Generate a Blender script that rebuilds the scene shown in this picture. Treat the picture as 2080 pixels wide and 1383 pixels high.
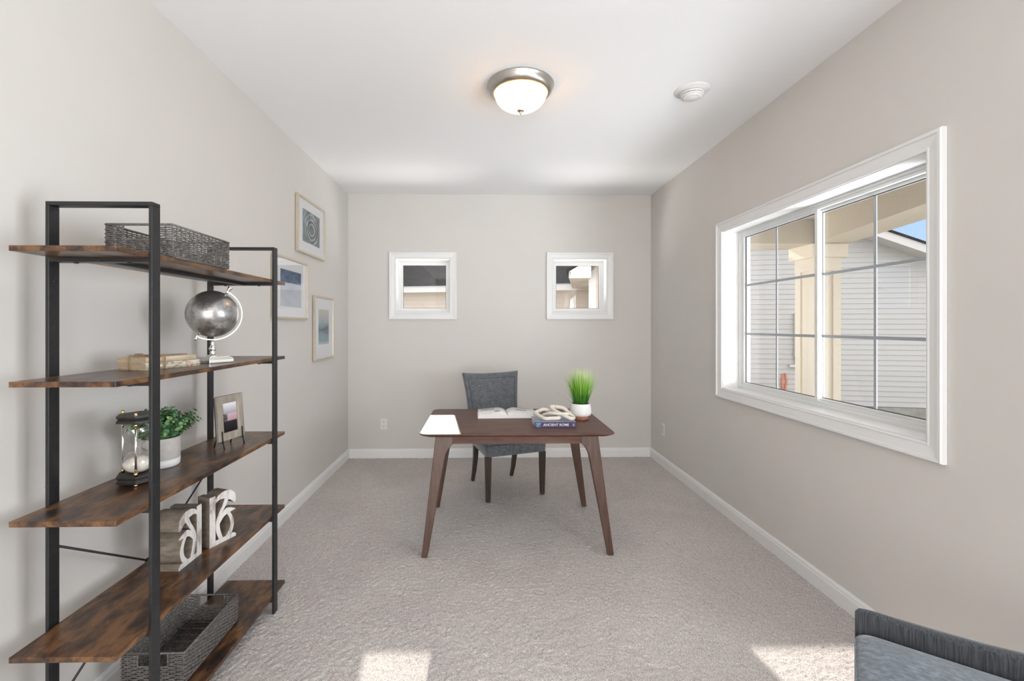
import bpy, bmesh, math, random
from mathutils import Vector, Matrix, noise
import numpy as np
random.seed(7)
R = math.radians
PI = math.pi
for o in list(bpy.data.objects): bpy.data.objects.remove(o)
scn = bpy.context.scene
C = scn.collection

# ------------------------------------------------------------------ camera
CH = 1.38
cd = bpy.data.cameras.new('camera'); cam = bpy.data.objects.new('camera', cd); C.objects.link(cam)
cam.location = (0, 0, CH); cam.rotation_euler = (R(90), 0, R(-1.1))
cd.sensor_width = 36; cd.lens = 15.99; cd.shift_x = 0.01923; cd.shift_y = -0.01466; cd.clip_start = 0.02
scn.camera = cam
# ------------------------------------------------------------------ colour
vs = scn.view_settings
vs.view_transform = 'Standard'; vs.look = 'None'; vs.gamma = 1; vs.use_curve_mapping = False
vs.exposure = 0.31
# ------------------------------------------------------------------ sky
w = bpy.data.worlds.new('sky'); scn.world = w; w.use_nodes = True
nt = w.node_tree; nt.nodes.clear()
wo = nt.nodes.new('ShaderNodeOutputWorld'); bg = nt.nodes.new('ShaderNodeBackground')
tc = nt.nodes.new('ShaderNodeTexCoord'); sp = nt.nodes.new('ShaderNodeSeparateXYZ'); rp = nt.nodes.new('ShaderNodeValToRGB')
nt.links.new(tc.outputs['Generated'], sp.inputs[0]); nt.links.new(sp.outputs['Z'], rp.inputs[0])
rp.color_ramp.elements[0].position = 0.0; rp.color_ramp.elements[0].color = (.52, .70, .95, 1)
rp.color_ramp.elements[1].position = 0.30; rp.color_ramp.elements[1].color = (.24, .45, .88, 1)
# bright cloud bank added in the unseen sky to light the outside walls
vd = nt.nodes.new('ShaderNodeVectorMath'); vd.operation = 'DOT_PRODUCT'; vd.inputs[1].default_value = (.1, -.75, .65)
nt.links.new(tc.outputs['Generated'], vd.inputs[0])
cr = nt.nodes.new('ShaderNodeMapRange'); cr.interpolation_type = 'SMOOTHSTEP'; cr.inputs['From Min'].default_value = -.45; cr.inputs['From Max'].default_value = .45
nt.links.new(vd.outputs['Value'], cr.inputs['Value'])
cm = nt.nodes.new('ShaderNodeMix'); cm.data_type = 'RGBA'; cm.inputs[7].default_value = (1.85, 1.88, 1.95, 1)
nt.links.new(cr.outputs[0], cm.inputs[0]); nt.links.new(rp.outputs[0], cm.inputs[6])
nt.links.new(cm.outputs[2], bg.inputs[0]); bg.inputs[1].default_value = 1.0
nt.links.new(bg.outputs[0], wo.inputs[0])
# ------------------------------------------------------------------ sun
sd = bpy.data.lights.new('sun', 'SUN'); so = bpy.data.objects.new('sun', sd); C.objects.link(so)
sd.energy = 6.0; sd.angle = R(.6); sd.color = (1, .93, .84)
so.rotation_euler = Vector((.12, -1, -.535)).to_track_quat('-Z', 'Y').to_euler(); so.location = (-3, 8, 6)
def area(name, loc, direction, sx, sy, power, col):
    d = bpy.data.lights.new(name, 'AREA'); d.shape = 'RECTANGLE'; d.size = sx; d.size_y = sy; d.energy = power; d.color = col
    o = bpy.data.objects.new(name, d); C.objects.link(o); o.location = loc
    o.rotation_euler = Vector(direction).to_track_quat('-Z', 'Z').to_euler()
    return o
# added fill lamps outside an invented side window and an invented rear opening
area('side_fill_light', (1.98, .58, 1.5), (-1, .25, .2), 1.25, 1.1, 38, (.88, .94, 1.0))
area('rear_fill_light', (.2, -4.05, 1.2), (0, 1, .22), 2.5, 2.2, 104, (1, .985, .97))

# added unseen fill lamps outside, standing in for bounce from porch and yard
area('porch_fill_light', (2.75, 1.35, .85), (-1, .55, .30), 1.3, 1.1, 84, (.90, .95, 1.0))
area('yard_fill_light', (.22, 5.75, .62), (0, -.80, .78), 3.0, .9, 150, (1, .97, .93))

# ------------------------------------------------------------------ helpers
def setp(o, label=None, cat=None, group=None, kind=None):
    if label: o['label'] = label
    if cat: o['category'] = cat
    if group: o['group'] = group
    if kind: o['kind'] = kind
    return o
def link(name, bm, m, parent=None, smooth=False, bevel=0, loc=None, norm=True, segs=2, sub=0):
    if norm: bmesh.ops.recalc_face_normals(bm, faces=bm.faces)
    me = bpy.data.meshes.new(name); bm.to_mesh(me); bm.free()
    o = bpy.data.objects.new(name, me); C.objects.link(o)
    for mm in (m if isinstance(m, (list, tuple)) else [m]): me.materials.append(mm)
    if smooth: me.polygons.foreach_set('use_smooth', [True]*len(me.polygons))
    if parent: o.parent = parent
    if loc: o.location = loc
    if sub:
        q = o.modifiers.new('sub', 'SUBSURF'); q.levels = sub; q.render_levels = sub
    if bevel:
        b = o.modifiers.new('bevel', 'BEVEL'); b.width = bevel; b.segments = segs; b.limit_method = 'ANGLE'; b.angle_limit = R(40)
    return o
def thing(name, loc, label, cat, rz=0, group=None):
    o = bpy.data.objects.new(name, None); C.objects.link(o); o.location = loc; o.rotation_euler = (0, 0, rz)
    o.empty_display_size = .05
    return setp(o, label, cat, group)
def copy_tree(o, parent=None):
    c = o.copy(); C.objects.link(c); c.parent = parent
    for ch in [k for k in bpy.data.objects if k.parent == o]: copy_tree(ch, c)
    return c
def box(bm, x0, x1, y0, y1, z0, z1, mi=0, M=None):
    v = [bm.verts.new((x, y, z)) for z in (z0, z1) for y in (y0, y1) for x in (x0, x1)]
    if M is not None:
        for q in v: q.co = M @ q.co
    for f in ((0, 2, 3, 1), (4, 5, 7, 6), (0, 1, 5, 4), (2, 6, 7, 3), (0, 4, 6, 2), (1, 3, 7, 5)):
        fc = bm.faces.new([v[i] for i in f]); fc.material_index = mi
    return v
def bar(bm, p, q, a, b, up=(0, 0, 1), a2=None, b2=None, mi=0):
    p = Vector(p); q = Vector(q); d = (q-p).normalized(); u = Vector(up)
    s = d.cross(u).normalized(); t = s.cross(d).normalized()
    a2 = a if a2 is None else a2; b2 = b if b2 is None else b2
    v = [bm.verts.new(c + s*sx*aa/2 + t*sy*bb/2) for c, aa, bb in ((p, a, b), (q, a2, b2)) for sx, sy in ((-1, -1), (1, -1), (1, 1), (-1, 1))]
    for f in ((0, 1, 2, 3), (7, 6, 5, 4), (0, 4, 5, 1), (1, 5, 6, 2), (2, 6, 7, 3), (3, 7, 4, 0)):
        bm.faces.new([v[i] for i in f]).material_index = mi
def tube(bm, pts, r, n=8, closed=False, cap=True, mi=0):
    P = [Vector(p) for p in pts]; N = len(P); rings = []
    rr = r if isinstance(r, (list, tuple)) else [r]*N
    ref = None
    for i in range(N):
        if closed: d = (P[(i+1) % N]-P[i-1]).normalized()
        else: d = (P[min(i+1, N-1)]-P[max(i-1, 0)]).normalized()
        if ref is None:
            ref = Vector((0, 0, 1)) if abs(d.z) < .9 else Vector((1, 0, 0))
        s = d.cross(ref).normalized(); t = s.cross(d).normalized(); ref = t
        rings.append([bm.verts.new(P[i] + (s*math.cos(2*PI*k/n) + t*math.sin(2*PI*k/n))*rr[i]) for k in range(n)])
    for i in range(N if closed else N-1):
        a, b = rings[i], rings[(i+1) % N]
        for k in range(n):
            f = bm.faces.new((a[k], a[(k+1) % n], b[(k+1) % n], b[k])); f.smooth = True; f.material_index = mi
    if cap and not closed:
        bm.faces.new(rings[0][::-1]).material_index = mi; bm.faces.new(rings[-1]).material_index = mi
def lathe(bm, prof, n=32, c=(0, 0, 0), mi=0, M=None, smooth=True, ang0=0, cap=True):
    rings = []
    for r, z in prof:
        if r < 1e-5: rings.append([bm.verts.new((c[0], c[1], c[2]+z))])
        else: rings.append([bm.verts.new((c[0]+r*math.cos(ang0+2*PI*k/n), c[1]+r*math.sin(ang0+2*PI*k/n), c[2]+z)) for k in range(n)])
    if M is not None:
        for g in rings:
            for q in g: q.co = M @ q.co
    for a, b in zip(rings, rings[1:]):
        for k in range(n):
            if len(a) == 1 and len(b) == 1: continue
            if len(a) == 1: f = bm.faces.new((a[0], b[k], b[(k+1) % n]))
            elif len(b) == 1: f = bm.faces.new((a[k], a[(k+1) % n], b[0]))
            else: f = bm.faces.new((a[k], a[(k+1) % n], b[(k+1) % n], b[k]))
            f.smooth = smooth; f.material_index = mi
    if cap:
        if len(rings[0]) > 1: bm.faces.new(rings[0][::-1]).material_index = mi
        if len(rings[-1]) > 1: bm.faces.new(rings[-1]).material_index = mi
def prism(bm, poly, fn, a, b, mi=0, smooth_side=False):
    """extrude polygon [(u,v)] between depth a and b; fn(u,v,d)->xyz"""
    A = [bm.verts.new(fn(u, v, a)) for u, v in poly]; B = [bm.verts.new(fn(u, v, b)) for u, v in poly]
    bm.faces.new(A).material_index = mi; bm.faces.new(B[::-1]).material_index = mi
    n = len(poly)
    for i in range(n):
        f = bm.faces.new((A[i], B[i], B[(i+1) % n], A[(i+1) % n])); f.material_index = mi; f.smooth = smooth_side
def ring_frame(bm, u0, u1, z0, z1, prof, fn, mi=0):
    """mitred frame around the hole u0..u1 x z0..z1; prof = closed loop of (outset, depth)"""
    cor = ((u0, z0, -1, -1), (u1, z0, 1, -1), (u1, z1, 1, 1), (u0, z1, -1, 1))
    L = [[bm.verts.new(fn(u+su*o, z+sz*o, d)) for o, d in prof] for u, z, su, sz in cor]
    n = len(prof)
    for i in range(4):
        a, b = L[i], L[(i+1) % 4]
        for k in range(n):
            bm.faces.new((a[k], b[k], b[(k+1) % n], a[(k+1) % n])).material_index = mi

# ------------------------------------------------------------------ materials
def mat(name, col, rough=.6, metal=0, spec=.5, coat=0, sheen=0, ior=None):
    m = bpy.data.materials.new(name); m.use_nodes = True
    p = m.node_tree.nodes['Principled BSDF']
    p.inputs['Base Color'].default_value = (*col, 1); p.inputs['Roughness'].default_value = rough
    p.inputs['Metallic'].default_value = metal; p.inputs['Specular IOR Level'].default_value = spec
    p.inputs['Coat Weight'].default_value = coat; p.inputs['Sheen Weight'].default_value = sheen
    return m
def nodes(m): return m.node_tree.nodes, m.node_tree.links, m.node_tree.nodes['Principled BSDF']
def coord(m, scale=(1, 1, 1), kind='Object', rot=(0, 0, 0)):
    n, l, p = nodes(m); t = n.new('ShaderNodeTexCoord'); mp = n.new('ShaderNodeMapping')
    mp.inputs['Scale'].default_value = scale; mp.inputs['Rotation'].default_value = rot
    l.new(t.outputs[kind], mp.inputs[0]); return mp
def noisy(m, mp, scale, detail=4, rough=.6, dist=0):
    n, l, p = nodes(m); q = n.new('ShaderNodeTexNoise'); q.inputs['Scale'].default_value = scale
    q.inputs['Detail'].default_value = detail; q.inputs['Roughness'].default_value = rough; q.inputs['Distortion'].default_value = dist
    l.new(mp.outputs[0], q.inputs['Vector']); return q
def ramp(m, src, stops, out='Fac'):
    n, l, p = nodes(m); r = n.new('ShaderNodeValToRGB'); e = r.color_ramp.elements
    while len(e) < len(stops): e.new(.5)
    for k, (pos, c) in enumerate(stops): e[k].position = pos; e[k].color = (*c, 1)
    l.new(src.outputs[out], r.inputs[0]); return r
def bump(m, src, strength=.3, dist=.002, out='Fac'):
    n, l, p = nodes(m); b = n.new('ShaderNodeBump'); b.inputs['Strength'].default_value = strength; b.inputs['Distance'].default_value = dist
    l.new(src.outputs[out], b.inputs['Height']); l.new(b.outputs[0], p.inputs['Normal']); return b
def noise_mat(name, stops, scale, stretch=(1, 1, 1), rough=.6, bstr=.2, bdist=.001, detail=5, dist=0, nrough=.6, **kw):
    m = mat(name, stops[0][1], rough, **kw); mp = coord(m, stretch); q = noisy(m, mp, scale, detail, nrough, dist)
    r = ramp(m, q, stops); n, l, p = nodes(m); l.new(r.outputs[0], p.inputs['Base Color'])
    if bstr: bump(m, q, bstr, bdist)
    return m
def vcol_mat(name, rough=.6, spec=.3):
    m = mat(name, (.5, .5, .5), rough, spec=spec); n, l, p = nodes(m)
    a = n.new('ShaderNodeVertexColor'); a.layer_name = 'Col'; l.new(a.outputs[0], p.inputs['Base Color']); return m
def glassy(name, rough=0.0, f0=.04, boost=1.0, tint=(1, 1, 1)):
    m = bpy.data.materials.new(name); m.use_nodes = True; n = m.node_tree.nodes; l = m.node_tree.links; n.clear()
    o = n.new('ShaderNodeOutputMaterial'); mx = n.new('ShaderNodeMixShader'); t = n.new('ShaderNodeBsdfTransparent'); g = n.new('ShaderNodeBsdfGlossy')
    lw = n.new('ShaderNodeLayerWeight'); lw.inputs[0].default_value = .5; t.inputs[0].default_value = (*tint, 1); g.inputs['Roughness'].default_value = rough
    pw = n.new('ShaderNodeMath'); pw.operation = 'POWER'; pw.inputs[1].default_value = 5
    ml = n.new('ShaderNodeMath'); ml.operation = 'MULTIPLY_ADD'; ml.inputs[1].default_value = .9*boost; ml.inputs[2].default_value = f0*boost; ml.use_clamp = True
    l.new(lw.outputs['Facing'], pw.inputs[0]); l.new(pw.outputs[0], ml.inputs[0]); l.new(ml.outputs[0], mx.inputs[0]); l.new(t.outputs[0], mx.inputs[1]); l.new(g.outputs[0], mx.inputs[2]); l.new(mx.outputs[0], o.inputs[0])
    return m

M_wall = noise_mat('wall_paint', [(.3, (.67, .648, .618)), (.7, (.69, .668, .638))], 3, rough=.75, bstr=0, spec=.25)
bump(M_wall, noisy(M_wall, coord(M_wall), 260, 3), .06, .0006)
M_ceil = mat('ceiling_paint', (.94, .945, .95), .85, spec=.2)
bump(M_ceil, noisy(M_ceil, coord(M_ceil), 38, 4, .55), .22, .003)
M_trim = mat('white_trim_paint', (.84, .84, .835), .35)
M_vinyl = mat('white_vinyl', (.76, .77, .76), .35)
M_muntin = mat('pale_grey_muntin', (.40, .43, .46), .4)
M_gasket = mat('black_gasket', (.03, .03, .035), .6)
M_pane = glassy('window_glass', 0, boost=.9)
M_clear = glassy('clear_glass', 0, boost=2.6)
M_black = noise_mat('black_metal', [(.3, (.010, .010, .011)), (.7, (.018, .018, .020))], 60, rough=.42, bstr=.05, bdist=.0003, spec=.5)
# carpet
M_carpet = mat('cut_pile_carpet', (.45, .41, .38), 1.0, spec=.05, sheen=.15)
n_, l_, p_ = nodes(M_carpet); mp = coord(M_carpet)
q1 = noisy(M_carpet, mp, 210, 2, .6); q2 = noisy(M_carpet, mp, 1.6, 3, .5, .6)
r1 = ramp(M_carpet, q1, [(.30, (.34, .30, .285)), (.5, (.62, .575, .55)), (.70, (.82, .78, .75))])  # dark noise specks put the shade of pits between tufts into the colour
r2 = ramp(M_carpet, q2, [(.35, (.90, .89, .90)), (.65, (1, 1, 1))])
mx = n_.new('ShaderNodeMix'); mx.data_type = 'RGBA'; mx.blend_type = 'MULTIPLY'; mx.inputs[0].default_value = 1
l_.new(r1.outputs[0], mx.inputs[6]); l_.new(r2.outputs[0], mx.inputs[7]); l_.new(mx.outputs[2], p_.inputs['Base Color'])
bump(M_carpet, noisy(M_carpet, mp, 150, 3, .7), .7, .006)
# rustic brown shelf board
M_rustic = mat('rustic_brown_board', (.2, .1, .05), .30, spec=.5)
n_, l_, p_ = nodes(M_rustic); mp = coord(M_rustic, (2.6, 1, 2.6)); q1 = noisy(M_rustic, mp, 7.0, 8, .68, .3)
mp2 = coord(M_rustic, (30, 3, 30)); q2 = noisy(M_rustic, mp2, 6, 4, .6)
r1 = ramp(M_rustic, q1, [(.33, (.016, .012, .011)), (.42, (.040, .022, .015)), (.50, (.105, .050, .024)), (.59, (.215, .105, .042)), (.72, (.15, .080, .045))])
r2 = ramp(M_rustic, q2, [(.3, (.72, .70, .70)), (.7, (1.12, 1.1, 1.08))])
mx = n_.new('ShaderNodeMix'); mx.data_type = 'RGBA'; mx.blend_type = 'MULTIPLY'; mx.inputs[0].default_value = 1
l_.new(r1.outputs[0], mx.inputs[6]); l_.new(r2.outputs[0], mx.inputs[7]); l_.new(mx.outputs[2], p_.inputs['Base Color'])
bump(M_rustic, q2, .12, .0006)
# walnut desk
M_walnut = noise_mat('walnut_veneer', [(.32, (.075, .036, .026)), (.5, (.125, .063, .045)), (.68, (.165, .088, .062))], 4, (1.0, 9, 9), rough=.48, bstr=.05, bdist=.0004, detail=8, dist=.35, spec=.3)
M_walnut_leg = noise_mat('walnut_solid', [(.32, (.060, .030, .020)), (.5, (.090, .046, .031)), (.68, (.115, .062, .042))], 5, (9, 9, 1.0), rough=.38, bstr=.05, bdist=.0004, detail=8, dist=.3)
M_legdark = noise_mat('dark_stained_leg', [(.3, (.032, .020, .015)), (.7, (.062, .042, .032))], 8, (9, 9, 1), rough=.45, bstr=.04, bdist=.0003)
# upholstery
M_fab = mat('grey_blue_linen', (.15, .17, .20), .95, spec=.1, sheen=.4)
n_, l_, p_ = nodes(M_fab)
ma = coord(M_fab, (1, 1, .08)); qa = noisy(M_fab, ma, 420, 2, .5); mb = coord(M_fab, (.08, 1, 1)); qb = noisy(M_fab, mb, 420, 2, .5)
qc = noisy(M_fab, coord(M_fab), 26, 3, .6)
ad = n_.new('ShaderNodeMath'); ad.operation = 'ADD'; l_.new(qa.outputs[0], ad.inputs[0]); l_.new(qb.outputs[0], ad.inputs[1])
ad2 = n_.new('ShaderNodeMath'); ad2.operation = 'MULTIPLY_ADD'; ad2.inputs[1].default_value = .5; l_.new(qc.outputs[0], ad2.inputs[0]); l_.new(ad.outputs[0], ad2.inputs[2])
hf = n_.new('ShaderNodeMath'); hf.operation = 'MULTIPLY'; hf.inputs[1].default_value = .4; l_.new(ad2.outputs[0], hf.inputs[0])
rf = ramp(M_fab, hf, [(.40, (.080, .086, .096)), (.5, (.128, .137, .150)), (.60, (.19, .20, .215))], 'Value')
l_.new(rf.outputs[0], p_.inputs['Base Color']); bump(M_fab, ad, .25, .0012, 'Value')
M_pipe = mat('dark_grey_piping', (.055, .062, .075), .9, sheen=.3)
M_nickel = noise_mat('brushed_nickel', [(.3, (.46, .43, .40)), (.7, (.56, .53, .50))], 40, (1, 1, 12), rough=.32, bstr=.03, bdist=.0002, metal=1)
M_chrome = mat('polished_silver', (.86, .85, .84), .09, 1)
M_brass = mat('brass', (.72, .50, .25), .22, 1)
M_white = mat('white_plastic', (.80, .80, .79), .4)
M_slot = mat('dark_slot', (.05, .05, .05), .7)
M_wicker = noise_mat('grey_paper_wicker', [(.3, (.085, .075, .068)), (.7, (.20, .187, .175))], 90, rough=.6, bstr=.3, bdist=.0008)
M_champ = noise_mat('champagne_frame', [(.3, (.60, .52, .42)), (.7, (.68, .60, .50))], 20, (1, 6, 1), rough=.33, bstr=.02, bdist=.0002, metal=.55)
M_mat = mat('white_mat_board', (.80, .81, .83), .7)
M_print = vcol_mat('art_print', .5)
M_paper = noise_mat('book_pages', [(.3, (.78, .775, .76)), (.7, (.86, .855, .845))], 8, (1, 1, 90), rough=.8, bstr=.3, bdist=.0006)
M_oldpaper = noise_mat('aged_paper', [(.3, (.40, .29, .18)), (.7, (.62, .50, .35))], 10, (3, 3, 40), rough=.85, bstr=.4, bdist=.0008)
M_twine = noise_mat('jute_twine', [(.3, (.26, .16, .08)), (.7, (.45, .30, .17))], 200, rough=.9, bstr=.5, bdist=.001)

# ------------------------------------------------------------------ room shell
XL, XR, YB, YF, ZC = -1.415, 1.77, 4.78, -3.8, 2.755
T = .2
def wall(name, fn, u0, u1, z0, z1, holes):
    bm = bmesh.new(); z0 -= .04; us = sorted({u0, u1, *[h[0] for h in holes], *[h[1] for h in holes]}); zs = sorted({z0, z1, *[h[2] for h in holes], *[h[3] for h in holes]})
    def solid(i, j):
        if i < 0 or j < 0 or i >= len(us)-1 or j >= len(zs)-1: return False
        a, b = (us[i]+us[i+1])/2, (zs[j]+zs[j+1])/2
        return not any(h[0] < a < h[1] and h[2] < b < h[3] for h in holes)
    V = {}
    def v(i, j, d):
        if (i, j, d) not in V: V[(i, j, d)] = bm.verts.new(fn(us[i], zs[j], d*T))
        return V[(i, j, d)]
    for i in range(len(us)-1):
        for j in range(len(zs)-1):
            if not solid(i, j): continue
            for d in (0, 1): bm.faces.new([v(i, j, d), v(i+1, j, d), v(i+1, j+1, d), v(i, j+1, d)])
            for (di, dj, e) in ((-1, 0, ((i, j), (i, j+1))), (1, 0, ((i+1, j), (i+1, j+1))), (0, -1, ((i, j), (i+1, j))), (0, 1, ((i, j+1), (i+1, j+1)))):
                if not solid(i+di, j+dj): bm.faces.new([v(*e[0], 0), v(*e[1], 0), v(*e[1], 1), v(*e[0], 1)])
    return setp(link(name, bm, M_wall), kind='structure')
fn_right = lambda u, z, d: (XR+d, u, z)
fn_back = lambda u, z, d: (u, YB+d, z)
fn_left = lambda u, z, d: (XL-d, u, z)
fn_front = lambda u, z, d: (u, YF-d, z)
W1 = (1.772, 3.325, .918, 2.071); W4 = (-.12, 1.22, .918, 2.071)
W2 = (-.916, -.352, 1.513, 2.078); W3 = (.731, 1.297, 1.513, 2.078)
wall('wall_left', fn_left, YF-T, YB+T, 0, ZC, [])
wall('wall_right', fn_right, YF-T, YB+T, 0, ZC, [W1, W4])
wall('wall_back', fn_back, XL, XR, 0, ZC, [W2, W3])
wall('wall_front', fn_front, XL, XR, 0, ZC, [(-1.05, 1.45, 0.02, 2.3)])  # opening added behind the viewer to admit a fill lamp
bm = bmesh.new(); box(bm, XL-T, XR+T, YF-T, YB+T, ZC, ZC+.12); setp(link('ceiling', bm, M_ceil), kind='structure')
# carpet: real pile relief in front part, one sheet
bm = bmesh.new()
def floor_mesh():
    st = .0058
    xs = np.arange(XL, XR+st, st); ys = np.concatenate([np.linspace(YF-T, 1.25, 60), np.arange(1.25+st, YB+st, st)])
    nx, ny = len(xs), len(ys); rng = np.random.default_rng(3)
    X, Y = np.meshgrid(xs, ys)
    h = rng.random((ny, nx)); k = (h + np.roll(h, 1, 0) + np.roll(h, 1, 1) + np.roll(h, (1, 1), (0, 1)))/4
    big = rng.random((ny//3+2, nx//3+2)); big = np.kron(big, np.ones((3, 3)))[:ny, :nx]
    Z = -.0085*(.55*k + .3*h + .35*big); jit = (rng.random((2, ny, nx))-.5)*st*.55
    me = bpy.data.meshes.new('floor'); co = np.stack([np.clip(X+jit[0], XL, XR), Y+jit[1], Z], -1).reshape(-1, 3).astype(np.float32)
    me.vertices.add(nx*ny); me.vertices.foreach_set('co', co.ravel())
    i = (np.arange(ny-1)[:, None]*nx + np.arange(nx-1)[None]).ravel(); q = np.stack([i, i+1, i+1+nx, i+nx], 1).astype(np.int32)
    me.loops.add(q.size); me.loops.foreach_set('vertex_index', q.ravel()); me.polygons.add(len(q))
    me.polygons.foreach_set('loop_start', np.arange(0, q.size, 4, dtype=np.int32)); me.polygons.foreach_set('loop_total', np.full(len(q), 4, dtype=np.int32))
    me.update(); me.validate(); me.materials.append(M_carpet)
    o = bpy.data.objects.new('floor', me); C.objects.link(o); setp(o, kind='structure')
floor_mesh(); bm.free()
bm = bmesh.new(); box(bm, XL-T, XR+T, YF-T, YB+T, -.16, -.041); setp(link('floor_slab', bm, mat('slab_concrete', (.4, .39, .37), .9)), kind='structure')
BB = [(0, -.014), (.014, -.014), (.014, .062), (.011, .07), (.011, .078), (.006, .088), (0, .09)]
def baseboard(name, fn, u0, u1):
    bm = bmesh.new(); A = [bm.verts.new(fn(u0, z, -d)) for d, z in BB]; B = [bm.verts.new(fn(u1, z, -d)) for d, z in BB]
    n = len(BB)
    for i in range(n): bm.faces.new((A[i], B[i], B[(i+1) % n], A[(i+1) % n]))
    bm.faces.new(A); bm.faces.new(B)
    setp(link(name, bm, M_trim), kind='structure')
baseboard('baseboard_left', fn_left, YF, YB); baseboard('baseboard_right', fn_right, YF, YB); baseboard('baseboard_back', fn_back, XL+.014, XR-.014)

# ------------------------------------------------------------------ windows
CAS = [(0, -.001), (0, -.014), (.008, -.017), (.014, -.014), (.040, -.018), (.052, -.019), (.054, -.025), (.066, -.026), (.070, -.020), (.070, -.001)]
def window(name, fn, hole, slider):
    u0, u1, z0, z1 = hole
    bm = bmesh.new(); ring_frame(bm, u0, u1, z0, z1, CAS, fn)
    root = setp(link(name, bm, M_trim), kind='structure')
    t = .004
    bm = bmesh.new(); ring_frame(bm, u0+t, u1-t, z0+t, z1-t, [(0, -.006), (t-.0005, -.006), (t-.0005, .19), (0, .19)], fn); link('jamb', bm, M_trim, root)
    # fixed vinyl frame with stepped stops
    bm = bmesh.new(); g = .036
    ring_frame(bm, u0+g, u1-g, z0+g, z1-g, [(0, .115), (0, .18), (g-t, .18), (g-t, .108), (.018, .108), (.014, .115)], fn); link('window_frame', bm, M_vinyl, root)
    a0, a1, b0, b1 = u0+g, u1-g, z0+g, z1-g
    def sash(nm, c0, c1, d, st=.026):
        bm = bmesh.new(); ring_frame(bm, c0+st, c1-st, b0+.0155, b1-.0155, [(0, d+.004), (0, d+.028), (st-.001, d+.028), (st-.001, d), (.004, d)], fn)
        # keep rails slimmer than stiles
        s = link(nm, bm, M_vinyl, root)
        e0, e1, f0, f1 = c0+st, c1-st, b0+.0155, b1-.0155
        bm = bmesh.new(); ring_frame(bm, e0+.003, e1-.003, f0+.003, f1-.003, [(0, d+.007), (0, d+.016), (.003, d+.016), (.003, d+.007)], fn); link('gasket', bm, M_gasket, s)
        bm = bmesh.new(); vv = [bm.verts.new(fn(u, z, dd)) for dd in (d+.009, d+.012) for u, z in ((e0, f0), (e1, f0), (e1, f1), (e0, f1))]
        for q in ((0, 1, 2, 3), (7, 6, 5, 4), (0, 4, 5, 1), (1, 5, 6, 2), (2, 6, 7, 3), (3, 7, 4, 0)): bm.faces.new([vv[i] for i in q])
        link('glass', bm, M_pane, s)
        return s, e0, e1, f0, f1
    if not slider:
        sash('sash', a0, a1, .118, .016); return root
    cm = (u0+u1)/2
    for (c0, c1, d) in ((cm-.012, a1-.006, .118), (a0+.006, cm+.024, .140)):
        s, e0, e1, f0, f1 = sash('sash', c0, c1, d)
        mu = (e0+e1)/2; hh = .008
        bm = bmesh.new()
        def bx(ua, ub, za, zb):
            vv = [bm.verts.new(fn(u, z, dd)) for dd in (d+.0085, d+.0125) for u, z in ((ua, za), (ub, za), (ub, zb), (ua, zb))]
            for q in ((0, 1, 2, 3), (7, 6, 5, 4), (0, 4, 5, 1), (1, 5, 6, 2), (2, 6, 7, 3), (3, 7, 4, 0)): bm.faces.new([vv[i] for i in q])
        bx(mu-hh, mu+hh, f0, f1)
        for k in (1, 2):
            zz = f0+(f1-f0)*k/3; bx(e0, mu-hh, zz-hh, zz+hh); bx(mu+hh, e1, zz-hh, zz+hh)
        link('muntin', bm, M_muntin, s)
    # interlock stile of the outer sash, seen through the inner one
    bm = bmesh.new(); vv = []
    for ua, ub, da, db in ((cm-.040, cm-.012, .150, .186),):
        vv = [bm.verts.new(fn(u, z, dd)) for dd in (da, db) for u, z in ((ua, b0), (ub, b0), (ub, b1), (ua, b1))]
        for q in ((0, 1, 2, 3), (7, 6, 5, 4), (0, 4, 5, 1), (1, 5, 6, 2), (2, 6, 7, 3), (3, 7, 4, 0)): bm.faces.new([vv[i] for i in q])
    return root
window('window_1', fn_right, W1, True); window('window_2', fn_back, W2, False); window('window_3', fn_back, W3, False); window('added_window', fn_right, W4, True)  # last one is an unseen window added to admit fill light

# ------------------------------------------------------------------ outside
M_ground = noise_mat('pale_bounce_ground', [(.3, (.30, .29, .24)), (.7, (.42, .40, .34))], 6, rough=.95, bstr=.5, bdist=.03)  # unseen ground, coloured pale to bounce light upwards
bm = bmesh.new(); box(bm, -40, 40, YB+T+.01, 60, -.75, -.45); box(bm, XR+T+.01, 40, -20, YB+T+.01, -.75, -.45); setp(link('ground', bm, M_ground), kind='structure')
def siding_mat(name, col, col2, step=.1):
    m = mat(name, col, .55, spec=.3); n, l, p = nodes(m); mp = coord(m)
    s = n.new('ShaderNodeSeparateXYZ'); l.new(mp.outputs[0], s.inputs[0])
    a = n.new('ShaderNodeMath'); a.operation = 'DIVIDE'; a.inputs[1].default_value = step; l.new(s.outputs[2], a.inputs[0])
    fr = n.new('ShaderNodeMath'); fr.operation = 'FRACT'; l.new(a.outputs[0], fr.inputs[0])
    r = n.new('ShaderNodeValToRGB'); e = r.color_ramp.elements; e[0].position = 0; e[0].color = (0, 0, 0, 1); e[1].position = .10; e[1].color = (.25, .25, .25, 1)
    e2 = e.new(1.0); e2.color = (0, 0, 0, 1); l.new(fr.outputs[0], r.inputs[0])
    b = n.new('ShaderNodeBump'); b.inputs['Strength'].default_value = .6; b.inputs['Distance'].default_value = .02; l.new(r.outputs[0], b.inputs['Height']); l.new(b.outputs[0], p.inputs['Normal'])
    return m
M_sideA = mat('pale_grey_vinyl_siding', (.44, .43, .415), .5, spec=.3)
M_sideB = mat('tan_vinyl_siding', (.50, .43, .365), .5, spec=.3)
M_fascia = mat('white_aluminium_fascia', (.54, .52, .505), .6, spec=.2)
M_soffit = mat('tan_soffit', (.56, .50, .43), .6)
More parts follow.
